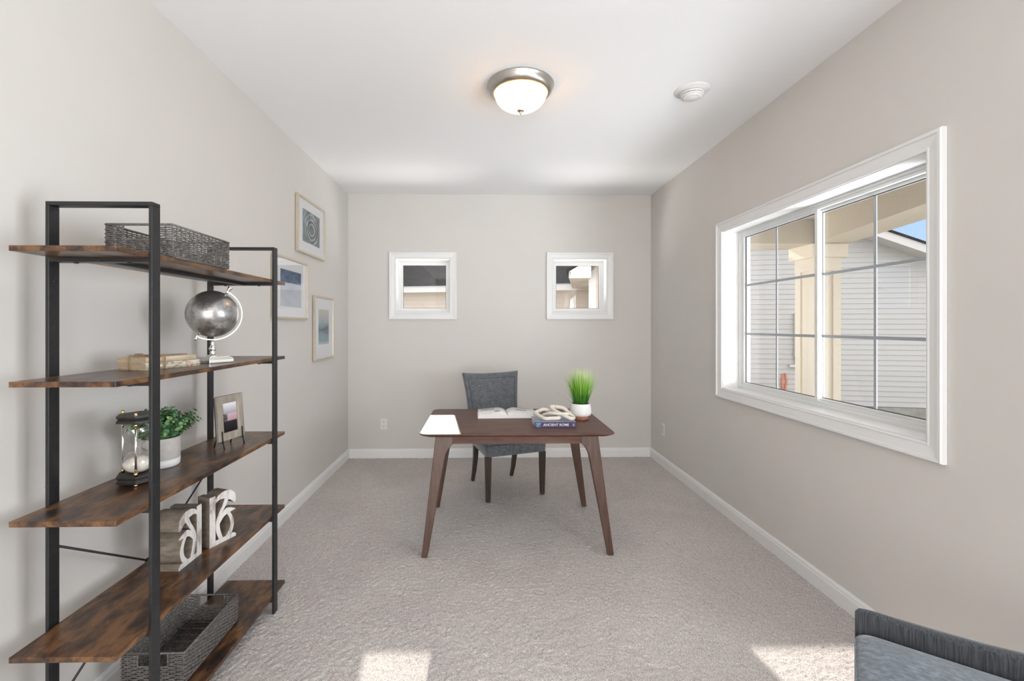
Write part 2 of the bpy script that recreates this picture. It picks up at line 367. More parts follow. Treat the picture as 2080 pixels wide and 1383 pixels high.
M_shingle = noise_mat('black_asphalt_shingle', [(.35, (.006, .006, .007)), (.55, (.020, .020, .022)), (.75, (.075, .075, .08))], 30, (1, 1, 2.5), rough=1, bstr=.5, bdist=.01, detail=8, spec=.05)
M_concrete = noise_mat('concrete_block', [(.3, (.20, .20, .18)), (.7, (.34, .33, .30))], 5, rough=.9, bstr=.3, bdist=.01)
M_post = noise_mat('cream_stucco_trim', [(.3, (.58, .52, .42)), (.7, (.64, .575, .47))], 70, rough=.8, bstr=.5, bdist=.003)
M_porch = noise_mat('beige_porch_board', [(.3, (.40, .35, .28)), (.7, (.43, .375, .30))], 6, (1, 8, 1), rough=.7, bstr=.1, bdist=.002)
AZ = R(12.6)
def siding_wall(bm, fn, u0, u1, z0, z1, top=None, step=.1):
    """lapped boards: each course leans out .012 at its foot. top(u)->z clips"""
    k = 0; z = z0
    while z < z1-1e-4:
        ze = min(z+step, z1); a0, a1 = u0, u1
        if top:
            # clip by symmetric gable: find span where top(u) >= z
            a0, a1, b0, b1 = top(z, ze)
            if a1-a0 < .02: break
        else: b0, b1 = a0, a1
        v = [bm.verts.new(fn(*c)) for c in ((a0, z, -.012), (a1, z, -.012), (b1, ze, 0), (b0, ze, 0))]
        bm.faces.new(v)
        w_ = [bm.verts.new(fn(*c)) for c in ((a0, z, 0), (a1, z, 0), (a1, z, -.012), (a0, z, -.012))]; bm.faces.new(w_)
        z = ze
# --- neighbour house beside the porch (gable end faces us)
def frame2(ox, oy):
    c, s = math.cos(-AZ), math.sin(-AZ)
    return lambda u, z, d: (ox+u*c-d*s, oy+u*s+d*c, z)
def solid_back(bm, fn, poly, d0, d1): prism(bm, poly, fn, d0, d1)
fa = frame2(6.2, 9.0)      # u to the right along the wall, d away from us; u=0 below the ridge
g1 = thing('neighbour_house', (fa(0, 0, 0)[0], fa(0, 0, 0)[1], -.45), 'pale grey sided neighbouring house with gable end seen through the wide window', 'house')
def kid(name, bm, m, root, **kw):
    o = link(name, bm, m, root, **kw); o.matrix_parent_inverse = Matrix.Translation(root.location).inverted() if root.rotation_euler.z == 0 else root.matrix_basis.inverted(); return o
PK, SL = 3.62, .43; UL, UR = -2.0, 4.2
def gab(z, ze):
    def sp(q):
        hw = (PK-q)/SL; return max(UL, -hw), min(UR, hw)
    a = sp(z); b = sp(ze); return a[0], a[1], b[0], b[1]
bm = bmesh.new(); siding_wall(bm, fa, UL, UR, -.19, PK, gab); kid('siding', bm, M_sideA, g1, norm=False)
bm = bmesh.new(); prism(bm, [(UL, -.45), (UR, -.45), (UR, PK-SL*UR), (0, PK-.01), (UL, PK-SL*(-UL))], fa, .02, 6); kid('wall_core', bm, M_sideA, g1)
bm = bmesh.new(); prism(bm, [(UL-.01, -.45), (UR+.01, -.45), (UR+.01, -.20), (UL-.01, -.20)], fa, -.02, .019); kid('foundation', bm, M_concrete, g1)
OV = -.42
bm = bmesh.new()
for s in (-1, 1):
    U = UR+.4 if s > 0 else UL-.4; zt = PK-SL*abs(U)
    prism(bm, [(0, PK+.11), (U, zt+.11), (U, zt+.15), (0, PK+.15)], fa, OV-.03, 6.2)
kid('roof', bm, M_shingle, g1)
bm = bmesh.new()
for s in (-1, 1):
    U = UR+.38 if s > 0 else UL-.38; zt = PK-SL*abs(U)
    prism(bm, [(0, PK-.045), (U, zt-.045), (U, zt+.108), (0, PK+.108)], fa, OV, OV+.03)
kid('rake_fascia', bm, M_fascia, g1)
bm = bmesh.new()
for s in (-1, 1):
    n = 60
    for i in range(n):
        UE = UR+.3 if s > 0 else UL-.3; Ua = UE*i/n; Ub = UE*(i+.9)/n
        prism(bm, [(Ua, PK-.012-SL*abs(Ua)), (Ub, PK-.012-SL*abs(Ub)), (Ub, PK+.0-SL*abs(Ub)), (Ua, PK+.0-SL*abs(Ua))], fa, OV+.031, -.013)
kid('soffit', bm, M_fascia, g1)
# conduit and cable on that wall
fa_at = lambda px: 0
bm = bmesh.new(); UC = 0.0
cu = setp(bpy.data.objects.new('utility_conduit', None), 'white utility conduit running down pale siding beside the porch column', 'conduit'); C.objects.link(cu)
def on_wallA(px):   # world point where the sight line through picture column px meets the siding plane (used only for layout maths)
    a = (px-1000)/924; dx, dy = math.sin(R(1.1))+a*math.cos(R(1.1)), math.cos(R(1.1))-a*math.sin(R(1.1))
    nx, ny = math.sin(AZ), math.cos(AZ); t = ((6.2)*nx+9.0*ny)/(dx*nx+dy*ny); x, y = dx*t, dy*t
    return ((x-6.2)*math.cos(AZ)-(y-9.0)*math.sin(AZ))
u = on_wallA(1617); cu.location = fa(u, .55, -.05)
for (a, b, z0, z1, nm, m) in ((-.05, .03, .75, 1.62, 'cover', M_fascia), (-.03, -.01, .60, .75, 'pipe', M_sideA), (-.14, .06, .55, .60, 'bracket', M_fascia)):
    bm = bmesh.new(); prism(bm, [(u+a, z0), (u+b, z0), (u+b, z1), (u+a, z1)], fa, -.075, -.014); kid(nm, bm, m, cu)
u = on_wallA(1590); P = [fa(u+dx, z, -.03) for dx, z in ((-.03, -.30), (-.02, -.1), (.03, .1), (.06, .28), (.04, .42), (-.01, .40), (-.03, .2), (0, 0), (-.02, -.2))]
bm = bmesh.new(); tube(bm, P, .016, 8); cb = setp(link('cable', bm, mat('orange_red_cable', (.62, .16, .08), .5)), 'orange red cable looped against pale siding low outside the wide window', 'cable')
# --- porch: ceiling, beams (structure of this house) and column
bm = bmesh.new(); box(bm, XR+T, 4.6, -2.5, 5.25, 2.52, 2.6)
pr = setp(link('porch', bm, M_porch), 'beige boarded porch ceiling with broad beams outside the wide window', 'porch')
bm = bmesh.new(); box(bm, XR+T, 3.60, 4.87, 5.24, 2.267, 2.519); kid('beam', bm, M_porch, pr)
fb = frame2(3.585, 4.87); bm = bmesh.new(); prism(bm, [(0, 2.269), (.355, 2.269), (.355, 2.519), (0, 2.519)], fb, -6.5, .3); kid('beam', bm, M_porch, pr)
bm = bmesh.new(); box(bm, XR+T+.01, 4.4, -2.5, 5.3, -.44, -.12); kid('deck', bm, mat('pale_concrete_slab', (.62, .60, .56), .9), pr)  # unseen deck slab, made pale to bounce light onto the porch
YP, XP, WP = 4.89, 3.60, .30
pc = thing('porch_column', (XP+WP/2, YP+WP/2, -.12), 'cream square porch column with recessed panels and a broad capital', 'column')
bm = bmesh.new(); box(bm, XP+.02, XP+WP-.02, YP+.02, YP+WP-.02, -.12, 2.12)
kid('shaft', bm, M_post, pc)
bm = bmesh.new()
tw = .085
for (x0, x1, y0, y1) in ((XP, XP+tw, YP, YP+tw), (XP+WP-tw, XP+WP, YP, YP+tw), (XP, XP+tw, YP+WP-tw, YP+WP), (XP+WP-tw, XP+WP, YP+WP-tw, YP+WP)): box(bm, x0, x1, y0, y1, -.118, 2.119)
kid('corner_trim', bm, M_post, pc)
bm = bmesh.new(); box(bm, XP-.002, XP+WP+.002, YP-.002, YP+WP+.002, 1.98, 2.121); kid('neck_trim', bm, M_post, pc)
bm = bmesh.new(); box(bm, XP-.045, XP+WP+.045, YP-.045, YP+WP+.045, 2.122, 2.266); kid('capital', bm, M_post, pc)
# --- neighbour house behind the back wall
fb2 = frame2(0.0, 11.0)
g2 = thing('neighbour_house', (0, 11, -.45), 'tan sided neighbouring house with black shingle roof seen through the small square windows', 'house')
ZE = 2.20
def u_at(px, d):   # wall coordinate for a sight line at wing depth
    a = (px-1000)/924; dx, dy = math.sin(R(1.1))+a*math.cos(R(1.1)), math.cos(R(1.1))-a*math.sin(R(1.1))
    ox, oy = fb2(0, 0, d)[:2]; nx, ny = math.sin(AZ), math.cos(AZ); t = (ox*nx+oy*ny)/(dx*nx+dy*ny); x, y = dx*t-ox, dy*t-oy
    return x*math.cos(AZ)-y*math.sin(AZ)
DW = -2.35; ul = u_at(1198, DW); SW = .55      # ul: left corner of the projecting gable wing
ue = ul+1.2
bm = bmesh.new(); siding_wall(bm, fb2, -7, ue, .8, ZE, None, .11); kid('siding', bm, M_sideB, g2, norm=False)
bm = bmesh.new(); prism(bm, [(-7, -.45), (ue, -.45), (ue, ZE), (-7, ZE)], fb2, .02, 5); kid('wall_core', bm, M_sideB, g2)
bm = bmesh.new(); prism(bm, [(-7.3, ZE-.02), (ul+.2, ZE-.02), (ul+.2, ZE+.13), (-7.3, ZE+.13)], fb2, -.30, -.27); kid('fascia', bm, M_fascia, g2)
bm = bmesh.new(); prism(bm, [(-7.3, ZE), (ul+.2, ZE), (ul+.2, ZE+.02), (-7.3, ZE+.02)], fb2, -.269, .02); kid('soffit', bm, M_soffit, g2)
bm = bmesh.new()
for i in range(48):      # lapped shingle courses
    d0, d1 = -.33+i*.088, -.33+(i+1)*.088+.012; za, zb = ZE+.14+i*.088*.5, ZE+.14+(i*.088+.1)*.5
    vv = [bm.verts.new(fb2(u, z, d)) for u, z, d in ((-7.4, za+.006, d0), (ue, za+.006, d0), (ue, zb, d1), (-7.4, zb, d1), (-7.4, za-.01, d0), (ue, za-.01, d0))]
    bm.faces.new(vv[:4]); bm.faces.new((vv[4], vv[5], vv[1], vv[0]))
kid('roof', bm, M_shingle, g2, norm=False)
def shift(fn, dd): return lambda u, z, d: fn(u, z, d+dd)
bm = bmesh.new(); fw = shift(fb2, DW); siding_wall(bm, fw, ul, ul+1.6, .8, 4.2, lambda z, ze: (ul+max(0, (z-2.42)/SW), ul+1.6, ul+max(0, (ze-2.42)/SW), ul+1.6), .11); kid('siding', bm, M_sideB, g2, norm=False)
bm = bmesh.new(); prism(bm, [(ul, -.45), (ul+1.6, -.45), (ul+1.6, 2.42+1.6*SW), (ul, 2.42)], fw, .02, -DW+.02); kid('wing_wall', bm, M_sideB, g2)
bm = bmesh.new(); prism(bm, [(ul-.02, .5), (ul+.11, .5), (ul+.11, 2.44), (ul-.02, 2.3)], fw, -.035, .019); kid('corner_board', bm, M_fascia, g2)
ZR = 2.205; ob = -.33
bm = bmesh.new(); prism(bm, [(ul-.33, ZR), (ul+.02, ZR), (ul+.02, ZR+.21), (ul+1.7, ZR+.21+1.68*SW), (ul+1.7, ZR+.12+2.06*SW), (ul-.36, ZR+.12)], fw, ob, ob+.03); kid('rake_fascia', bm, M_fascia, g2)
bm = bmesh.new(); prism(bm, [(ul-.36, ZR), (ul-.33, ZR), (ul-.33, ZR+.13), (ul-.36, ZR+.12)], fw, ob, 2.0); kid('eave_fascia', bm, M_fascia, g2)
bm = bmesh.new(); prism(bm, [(ul-.329, ZR+.002), (ul-.001, ZR+.002), (ul-.001, ZR+.02), (ul-.329, ZR+.02)], fw, ob+.031, 2.0); kid('soffit', bm, M_soffit, g2)
bm = bmesh.new(); prism(bm, [(ul-.40, ZR+.12), (ul+1.75, ZR+.12+2.15*SW), (ul+1.75, ZR+.16+2.15*SW), (ul-.40, ZR+.16)], fw, ob-.02, 3.5); kid('wing_roof', bm, M_shingle, g2)

# ------------------------------------------------------------------ ceiling light
cl = thing('ceiling_light', (.212, 2.60, ZC), 'flush ceiling light with brushed nickel ring and frosted amber glass dome', 'ceiling light')
Rl = .19
bm = bmesh.new(); lathe(bm, [(Rl*.98, 0), (Rl, -.004), (Rl, -.010), (Rl*.975, -.014), (Rl*.97, -.022), (Rl*.94, -.030), (Rl*.93, -.038), (Rl*.88, -.046), (Rl*.83, -.052), (Rl*.80, -.052), (Rl*.79, -.047), (Rl*.79, -.004)], 72); link('ring', bm, M_nickel, cl)
M_dome = bpy.data.materials.new('frosted_amber_glass'); M_dome.use_nodes = True; n = M_dome.node_tree.nodes; l = M_dome.node_tree.links; n.clear()
o_ = n.new('ShaderNodeOutputMaterial'); m1 = n.new('ShaderNodeMixShader'); tr = n.new('ShaderNodeBsdfTranslucent'); tr.inputs[0].default_value = (1, .74, .40, 1); df = n.new('ShaderNodeBsdfDiffuse'); df.inputs[0].default_value = (.9, .8, .62, 1)
m1.inputs[0].default_value = .35; l.new(tr.outputs[0], m1.inputs[1]); l.new(df.outputs[0], m1.inputs[2])
m2 = n.new('ShaderNodeMixShader'); gl = n.new('ShaderNodeBsdfGlossy'); gl.inputs['Roughness'].default_value = .25; m2.inputs[0].default_value = .05; l.new(m1.outputs[0], m2.inputs[1]); l.new(gl.outputs[0], m2.inputs[2])
l.new(m2.outputs[0], o_.inputs[0])
bm = bmesh.new(); lathe(bm, [(.149, -.044), (.148, -.060), (.140, -.082), (.124, -.104), (.100, -.122), (.070, -.135), (.036, -.142), (0.0, -.1445)], 56); link('dome', bm, M_dome, cl)
bm = bmesh.new(); lathe(bm, [(.0, -.140), (.020, -.143), (.021, -.148), (.014, -.152), (.007, -.154), (.008, -.160), (.005, -.166), (0, -.170)], 24); link('finial', bm, M_nickel, cl)
for dx, dy in ((.055, .02), (-.055, -.02)):
    d = bpy.data.lights.new('bulb', 'POINT'); d.energy = 2.3; d.color = (1, .74, .44); d.shadow_soft_size = .028
    o = bpy.data.objects.new('bulb', d); C.objects.link(o); o.parent = cl; o.location = (dx, dy, -.075)
# smoke detector
sm = thing('smoke_detector', (1.22, 2.64, ZC), 'round white slotted smoke detector on the ceiling near the wide window', 'smoke detector')
bm = bmesh.new(); lathe(bm, [(.098, 0), (.098, -.003), (.090, -.008), (.074, -.010), (.070, -.014), (0, -.014)], 48); link('mounting_plate', bm, M_white, sm)
bm = bmesh.new(); lathe(bm, [(.052, -.013), (.052, -.03), (0, -.03)], 40); link('core', bm, M_slot, sm)
bm = bmesh.new()
for r0, za, zb in ((.066, -.018, -.026), (.062, -.031, -.038)): lathe(bm, [(.045, za), (r0, za), (r0, zb), (.045, zb), (.045, za)], 40, cap=False)
for k in range(12):
    a = k*PI/6; bar(bm, (math.cos(a)*.054, math.sin(a)*.054, -.012), (math.cos(a)*.052, math.sin(a)*.052, -.038), .004, .012, up=(math.cos(a), math.sin(a), 0))
link('vent_ring', bm, M_white, sm)
bm = bmesh.new(); lathe(bm, [(.052, -.036), (.050, -.044), (.040, -.048), (.036, -.046), (.034, -.048), (0, -.049)], 40); link('cover', bm, M_white, sm)
# outlets
def outlet(loc, rz, label):
    t = thing('wall_outlet', loc, label, 'outlet', rz, 'white wall outlets')
    bm = bmesh.new(); box(bm, -.036, .036, -.006, 0, -.059, .059); link('cover_plate', bm, M_white, t, bevel=.003)
    for z in (-.024, .024):
        bm = bmesh.new(); prism(bm, [(.017*math.cos(a)*(1 if abs(math.cos(a)) < .9 else 1), .0145*math.sin(a)) for a in [k*PI/10 for k in range(20)]], lambda u, v, d: (u, d, z+v), -.0085, -.0055); s = link('socket', bm, M_white, t)
        bm = bmesh.new(); box(bm, -.008, -.0055, -.0092, -.0084, z-.003, z+.006); box(bm, .0055, .008, -.0092, -.0084, z-.003, z+.006); box(bm, -.0025, .0025, -.0092, -.0084, z-.010, z-.006); link('slots', bm, M_slot, s)
    return t
outlet((-1.045, YB, .351), 0, 'white outlet on the wall with the two small square windows')
outlet((XR, 4.44, .358), R(-90), 'white outlet low on the wall beside the wide window')

# ------------------------------------------------------------------ pictures on left wall
def grid_print(bm, fn, w, h, colf, nx=60, ny=60):
    lay = bm.loops.layers.color.new('Col')
    V = [[bm.verts.new(fn((i/nx-.5)*w, (j/ny-.5)*h)) for i in range(nx+1)] for j in range(ny+1)]
    cols = [[colf(i/nx, j/ny) for i in range(nx+1)] for j in range(ny+1)]
    for j in range(ny):
        for i in range(nx):
            f = bm.faces.new((V[j][i], V[j][i+1], V[j+1][i+1], V[j+1][i]))
            for lp, (a, b) in zip(f.loops, ((j, i), (j, i+1), (j+1, i+1), (j+1, i))):
                c = cols[a][b]; lp[lay] = (*[max(0, min(1, q)) for q in c], 1)
def mixc(a, b, t): t = max(0, min(1, t)); return tuple(x+(y-x)*t for x, y in zip(a, b))
def art_spiral(u, v):
    x, y = (u-.55)*1.25, (v-.5); r = math.hypot(x, y*1.05); a = math.atan2(y, x)
    s = math.sin(r*42 + 1.2*math.sin(a*1.0+.8) + 2*noise.noise(Vector((u*3, v*3, 0)))); base = .44+.22*noise.noise(Vector((u*4, v*4, 5)))
    t = base + .26*s*(1 if r < .52 else .3) + (.25 if .36 < r < .42 and a > 1.0 else 0)
    if r < .10: return mixc((.22, .18, .14), (.5, .44, .37), r*8)
    return (t*.86, t*.97, t*1.02)
def art_reflection(u, v):
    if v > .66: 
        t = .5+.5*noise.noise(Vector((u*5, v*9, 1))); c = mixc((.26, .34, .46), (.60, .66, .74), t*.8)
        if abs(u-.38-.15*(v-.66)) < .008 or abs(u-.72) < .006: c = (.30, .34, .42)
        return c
    t = .5+.5*noise.noise(Vector((u*3, v*4, 3))); c = mixc((.66, .72, .80), (.80, .83, .86), t)  # pale lower part paints a window reflection into the print
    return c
def art_lake(u, v):
    n1 = noise.noise(Vector((u*2.2, 0, 2))); n2 = noise.noise(Vector((u*4, 0, 9)))
    hz = .40; c = mixc((.55, .62, .66), (.80, .77, .70), (v-.5)*1.9)
    def ridge(vv):
        h1 = .22+.16*n2+.04*math.sin(u*14); h2 = .02+.17*abs(u-.12)**.9 if u > .12 else .09-.8*u*.9
        h2 = .03+.15*max(0, (u-.22)) + .10*max(0, (.2-u))*4
        if vv < h2: return (.16, .27, .35)
        if vv < h1: return mixc((.36, .50, .56), (.58, .66, .69), (vv-h2)*5)
        return None
    if v >= hz:
        q = ridge(v-hz); return q or c
    q = ridge((hz-v)*1.05)
    if q: return mixc(q, (.42, .60, .64), .35)
    return mixc((.42, .58, .62), (.74, .74, .76), (.12-v)*9+.2*n1)
def wall_picture(Y0, Y1, z0, z1, m_top, m_side, m_bot, art, label):
    w_, h_ = Y1-Y0, z1-z0; t = thing('framed_picture', (XL, (Y0+Y1)/2, (z0+z1)/2), label, 'picture', 0, 'framed pictures on the wall')
    fw_ = .016; D = .026
    # u along +Y, depth toward +X
    fn = lambda u, z, d: (d, u, z)
    bm = bmesh.new(); ring_frame(bm, -w_/2+fw_, w_/2-fw_, -h_/2+fw_, h_/2-fw_, [(0, D-.001), (0, .004), (fw_, .004), (fw_, D), (.004, D+.002)], fn); link('frame', bm, M_champ, t, bevel=.0008)
    bm = bmesh.new(); box(bm, .001, .012, -w_/2+fw_*.4, w_/2-fw_*.4, -h_/2+fw_*.4, h_/2-fw_*.4); link('backing', bm, M_slot, t)
    aw, ah = w_-2*m_side, h_-m_top-m_bot; az = (m_bot-m_top)/2
    bm = bmesh.new(); ring_frame(bm, -aw/2, aw/2, az-ah/2, az+ah/2, [(0, .0150), (0, .0125), (.001, .0125)], fn) if False else None
    bm = bmesh.new(); cor = ((-aw/2, az-ah/2), (aw/2, az-ah/2), (aw/2, az+ah/2), (-aw/2, az+ah/2)); out = ((-w_/2+fw_, -h_/2+fw_), (w_/2-fw_, -h_/2+fw_), (w_/2-fw_, h_/2-fw_), (-w_/2+fw_, h_/2-fw_))
    A = [bm.verts.new((.0155, *c)) for c in cor]; B = [bm.verts.new((.0155, *c)) for c in out]; Dn = [bm.verts.new((.0130, *c)) for c in cor]
    for i in range(4):
        j = (i+1) % 4; bm.faces.new((B[i], B[j], A[j], A[i])); bm.faces.new((A[i], A[j], Dn[j], Dn[i]))
    link('mat_board', bm, M_mat, t)
    bm = bmesh.new(); grid_print(bm, lambda a, b: (.0128, a, az+b), aw, ah, art); link('print', bm, M_print, t)
    bm = bmesh.new(); box(bm, .0185, .0200, -w_/2+fw_, w_/2-fw_, -h_/2+fw_, h_/2-fw_); link('glass', bm, M_pane, t)
    return t
wall_picture(3.44, 4.02, 1.942, 2.378, .085, .105, .095, art_spiral, 'silver framed grey spiral photograph, topmost of the three wall pictures')
wall_picture(3.05, 3.63, 1.425, 1.866, .09, .11, .09, art_reflection, 'silver framed blue abstract picture with a pale window reflection painted in, hanging behind the shelf post')
wall_picture(3.78, 4.25, 1.086, 1.63, .11, .105, .13, art_lake, 'tall silver framed misty mountain lake picture, lowest of the wall pictures')

# ------------------------------------------------------------------ shelf unit
SXB, SXF = -1.300, -1.011           # board back / front edges
BY0, BY1 = 1.270, 2.335
FY = ((1.392, 1.427), (2.192, 2.228))
BZ = [1.600, 1.2255, .842, .470, .086]; BT = .0155
su = thing('shelving_unit', ((SXB+SXF)/2, (BY0+BY1)/2, 0), 'tall open shelving unit with five rustic brown boards on black metal frames', 'shelf')
def bmk(): return bmesh.new()
for z in BZ:
    bm = bmk(); box(bm, SXB, SXF, BY0, BY1, z-BT, z); kid('shelf_board', bm, M_rustic, su, bevel=.001)
ZT = 1.754; pt = .011; XI0, XI1 = -1.306, -1.011
for (a, b) in FY:
    for (x0, x1) in ((XI1+.0003, XI1+pt), (XI0-pt, XI0-.0003)):
        bm = bmk(); box(bm, x0, x1, a, b, 0, ZT-.012); p = kid('post', bm, M_black, su, bevel=.0012)
        bm = bmk(); box(bm, x0-.0005, x1+.0005, a-.0005, b+.0005, .893, .8945); kid('joint', bm, M_gasket, p)
        bm = bmk(); lathe(bm, [(.004, 0), (.004, .0012), (0, .0012)], 12, M=Matrix.Translation((x0 if x0 > -1.2 else x1, (a+b)/2, 1.515)) @ Matrix.Rotation(R(90), 4, 'Y')); kid('screw_hole', bm, M_gasket, p)
    bm = bmk(); box(bm, XI0-pt, XI1+pt, a, b, ZT-.0118, ZT); kid('top_bar', bm, M_black, su, bevel=.0012)
    for z in BZ:
        bm = bmk(); box(bm, XI0, XI1, a, b, z-BT-.0125, z-BT-.0003); c_ = kid('crossbar', bm, M_black, su)
        for xx in (-1.24, -1.08): bm = bmk(); lathe(bm, [(0, -.003), (.006, -.003), (.006, 0)], 12, (xx, (a+b)/2, z-BT-.0127)); kid('bolt', bm, M_black, c_)
        bm = bmk(); lathe(bm, [(.005, 0), (.005, .002), (0, .002)], 12, M=Matrix.Translation((-1.16, a, z-BT-.006)) @ Matrix.Rotation(R(90), 4, 'X')); kid('bolt', bm, M_black, c_)
for z in BZ:
    bm = bmk(); box(bm, -1.175, -1.145, FY[0][1]+.0003, FY[1][0]-.0003, z-BT-.0125, z-BT-.0003); kid('support_rail', bm, M_black, su)
for (za, zb) in ((.712, .205), (.205, .712)):
    bm = bmk(); xx = XI0-.010 if za > zb else XI0-.003
    tube(bm, [(xx, 1.41, za), (xx, 2.21, zb)], .0038, 8); kid('brace_rod', bm, M_black, su)
bm = bmk(); lathe(bm, [(0, -.008), (.011, -.008), (.011, .008), (0, .008)], 16, M=Matrix.Translation((XI0-.006, 1.81, .4585)) @ Matrix.Rotation(R(90), 4, 'Y')); kid('brace_hub', bm, M_black, su)

# ------------------------------------------------------------------ baskets
def basket(loc, w_, L, h, label):
    t = thing('wicker_basket', loc, label, 'basket', 0, 'grey wicker baskets on the shelving unit')
    hw, hl = w_/2-.004, L/2-.004; st = .0105; rh = .0069; rows = int((h-.012)/rh)
    # perimeter sampling
    def side_pts(a, b, n): return [(a[0]+(b[0]-a[0])*k/n, a[1]+(b[1]-a[1])*k/n) for k in range(n)]
    cor = [(-hw, -hl), (hw, -hl), (hw, hl), (-hw, hl)]
    nW, nL = int(w_/st/2)*2, int(L/st/2)*2
    per = []
    for i in range(4): per += side_pts(cor[i], cor[(i+1) % 4], nW if i % 2 == 0 else nL)
    nrm = []
    for i in range(4):
        q = ((0, -1), (1, 0), (0, 1), (-1, 0))[i]; nrm += [q]*(nW if i % 2 == 0 else nL)
    Np = len(per)
    hx = w_*.235; hz0, hz1 = h-.052, h-.010
    bm = bmesh.new()
    for r in range(rows):
        z = .006+rh*r+rh*.4; runs = []
        pts = [(per[k][0]+nrm[k][0]*.0028*((-1)**(k//2+r) if k % 2 == 0 else 0), per[k][1]+nrm[k][1]*.0028*((-1)**(k//2+r) if k % 2 == 0 else 0), z+.0008*math.sin(k*1.7+r)) for k in range(Np)]
        inh = [hz0 < z < hz1 and abs(per[k][0]) < hx and abs(nrm[k][1]) == 1 for k in range(Np)]
        if not any(inh): tube(bm, pts, .0027, 5, closed=True)
        else:
            s0 = next(k for k in range(Np) if inh[k] and not inh[(k+1) % Np]); run = []
            for kk in range(1, Np+1):
                k = (s0+kk) % Np
                if inh[k]:
                    if len(run) > 1: tube(bm, run, .0027, 5)
                    run = []
                else: run.append(pts[k])
            if len(run) > 1: tube(bm, run, .0027, 5)
    link('weave', bm, M_wicker, t, norm=False)
    bm = bmesh.new()
    for k in range(0, Np, 2):
        x, y = per[k]; top = h-.004
        if abs(x) < hx-.002 and abs(nrm[k][1]) == 1:
            tube(bm, [(x, y, .002), (x, y, hz0)], .0017, 5)
        else: tube(bm, [(x, y, .002), (x, y, top)], .0017, 5)
    link('stakes', bm, M_wicker, t, norm=False)
    bm = bmesh.new(); tube(bm, [(*c, h-.004) for c in cor], .0042, 8, closed=True)
    for s in (-1, 1):
        tube(bm, [(-hx, s*hl, h-.005), (-hx, s*hl, hz0), (hx, s*hl, hz0), (hx, s*hl, h-.005)], .0034, 6)
    link('rim', bm, M_wicker, t, norm=False)
    bm = bmesh.new(); n = int(w_/.0085)
    for i in range(n+1):
        x = -hw+2*hw*i/n; tube(bm, [(x, -hl, .004), (x, hl, .004)], .0024, 5)
    for i in range(9):
        y = -hl+2*hl*(i+.5)/9; tube(bm, [(-hw, y, .0065), (hw, y, .0065)], .002, 5)
    link('base', bm, M_wicker, t, norm=False)
    return t
basket((-1.118, 1.662, BZ[0]), .220, .335, .112, 'grey woven wicker basket on the topmost shelf board')
basket((-1.190, 1.838, BZ[4]), .229, .365, .118, 'grey woven wicker basket on the lowest shelf board')

# ------------------------------------------------------------------ globe
gl_ = thing('desk_globe', (-1.128, 1.915, BZ[1]), 'silver grey desk globe on polished square base, second shelf down', 'globe', R(-22))
bm = bmk(); box(bm, -.055, .055, -.055, .055, 0, .017); link('base', bm, M_chrome, gl_, bevel=.002)
bm = bmk(); box(bm, -.052, .052, -.052, .052, .0172, .022); box(bm, -.045, .045, -.045, .045, .022, .027); link('base_step', bm, M_chrome, gl_, bevel=.0012)
bm = bmk(); lathe(bm, [(0, .027), (.024, .027), (.024, .030), (.012, .033), (.008, .038), (.012, .043), (.008, .047), (.013, .053), (.014, .060), (.009, .068), (.006, .076), (.007, .082), (.005, .092), (0, .094)], 28); link('stem', bm, M_chrome, gl_)
GZ = .203; GR = .0965
M_globe = mat('brushed_silver_globe', (.4, .4, .4), .30, .85)
n_, l_, p_ = nodes(M_globe); mp = coord(M_globe); q1 = noisy(M_globe, mp, 14, 4, .6); r1 = ramp(M_globe, q1, [(.46, (.36, .35, .35)), (.52, (.52, .51, .50))])
mp2 = coord(M_globe, (1, 1, 9)); q2 = noisy(M_globe, mp2, 60, 3, .6); r2 = ramp(M_globe, q2, [(.35, (.45, .45, .45)), (.5, (1, 1, 1))])
mx = n_.new('ShaderNodeMix'); mx.data_type = 'RGBA'; mx.blend_type = 'MULTIPLY'; mx.inputs[0].default_value = .6
l_.new(r1.outputs[0], mx.inputs[6]); l_.new(r2.outputs[0], mx.inputs[7]); l_.new(mx.outputs[2], p_.inputs['Base Color'])
# axis: leans in the plane that faces the room's viewer
hd = Vector((.862, .507, 0)); hl_ = Matrix.Rotation(R(22), 3, 'Z') @ hd
ax = (Vector((0, 0, 1))*math.cos(R(30)) + hl_*math.sin(R(30))).normalized()
Q = ax.to_track_quat('Z', 'Y').to_matrix().to_4x4()
bm = bmk(); bmesh.ops.create_uvsphere(bm, u_segments=48, v_segments=28, radius=GR); go = link('sphere', bm, M_globe, gl_, smooth=True); go.location = (0, 0, GZ); go.rotation_euler = Q.to_euler()
perp = (hl_ - ax*hl_.dot(ax)).normalized()
c0 = Vector((0, 0, GZ)); pts = []
for k in range(33):
    a = R(-2)+R(184)*k/32; pts.append(c0 + (ax*math.cos(a) + perp*math.sin(a))*(GR+.011))
bm = bmk()
side = ax.cross(perp)
rings = []
for i, p in enumerate(pts):
    rd = (p-c0).normalized(); rings.append([bm.verts.new(p + rd*a + side*b) for a, b in ((-.002, -.005), (.0025, -.005), (.0025, .005), (-.002, .005))])
for a, b in zip(rings, rings[1:]):
    for k in range(4): bm.faces.new((a[k], a[(k+1) % 4], b[(k+1) % 4], b[k]))
bm.faces.new(rings[0]); bm.faces.new(rings[-1]); link('meridian_arc', bm, M_chrome, gl_)
bm = bmk(); MT = Matrix.Translation(c0) @ Q
lathe(bm, [(0, GR-.004), (.005, GR-.004), (.005, GR+.012), (.006, GR+.022), (.010, GR+.031), (.010, GR+.034), (0, GR+.032)], 20, M=MT)
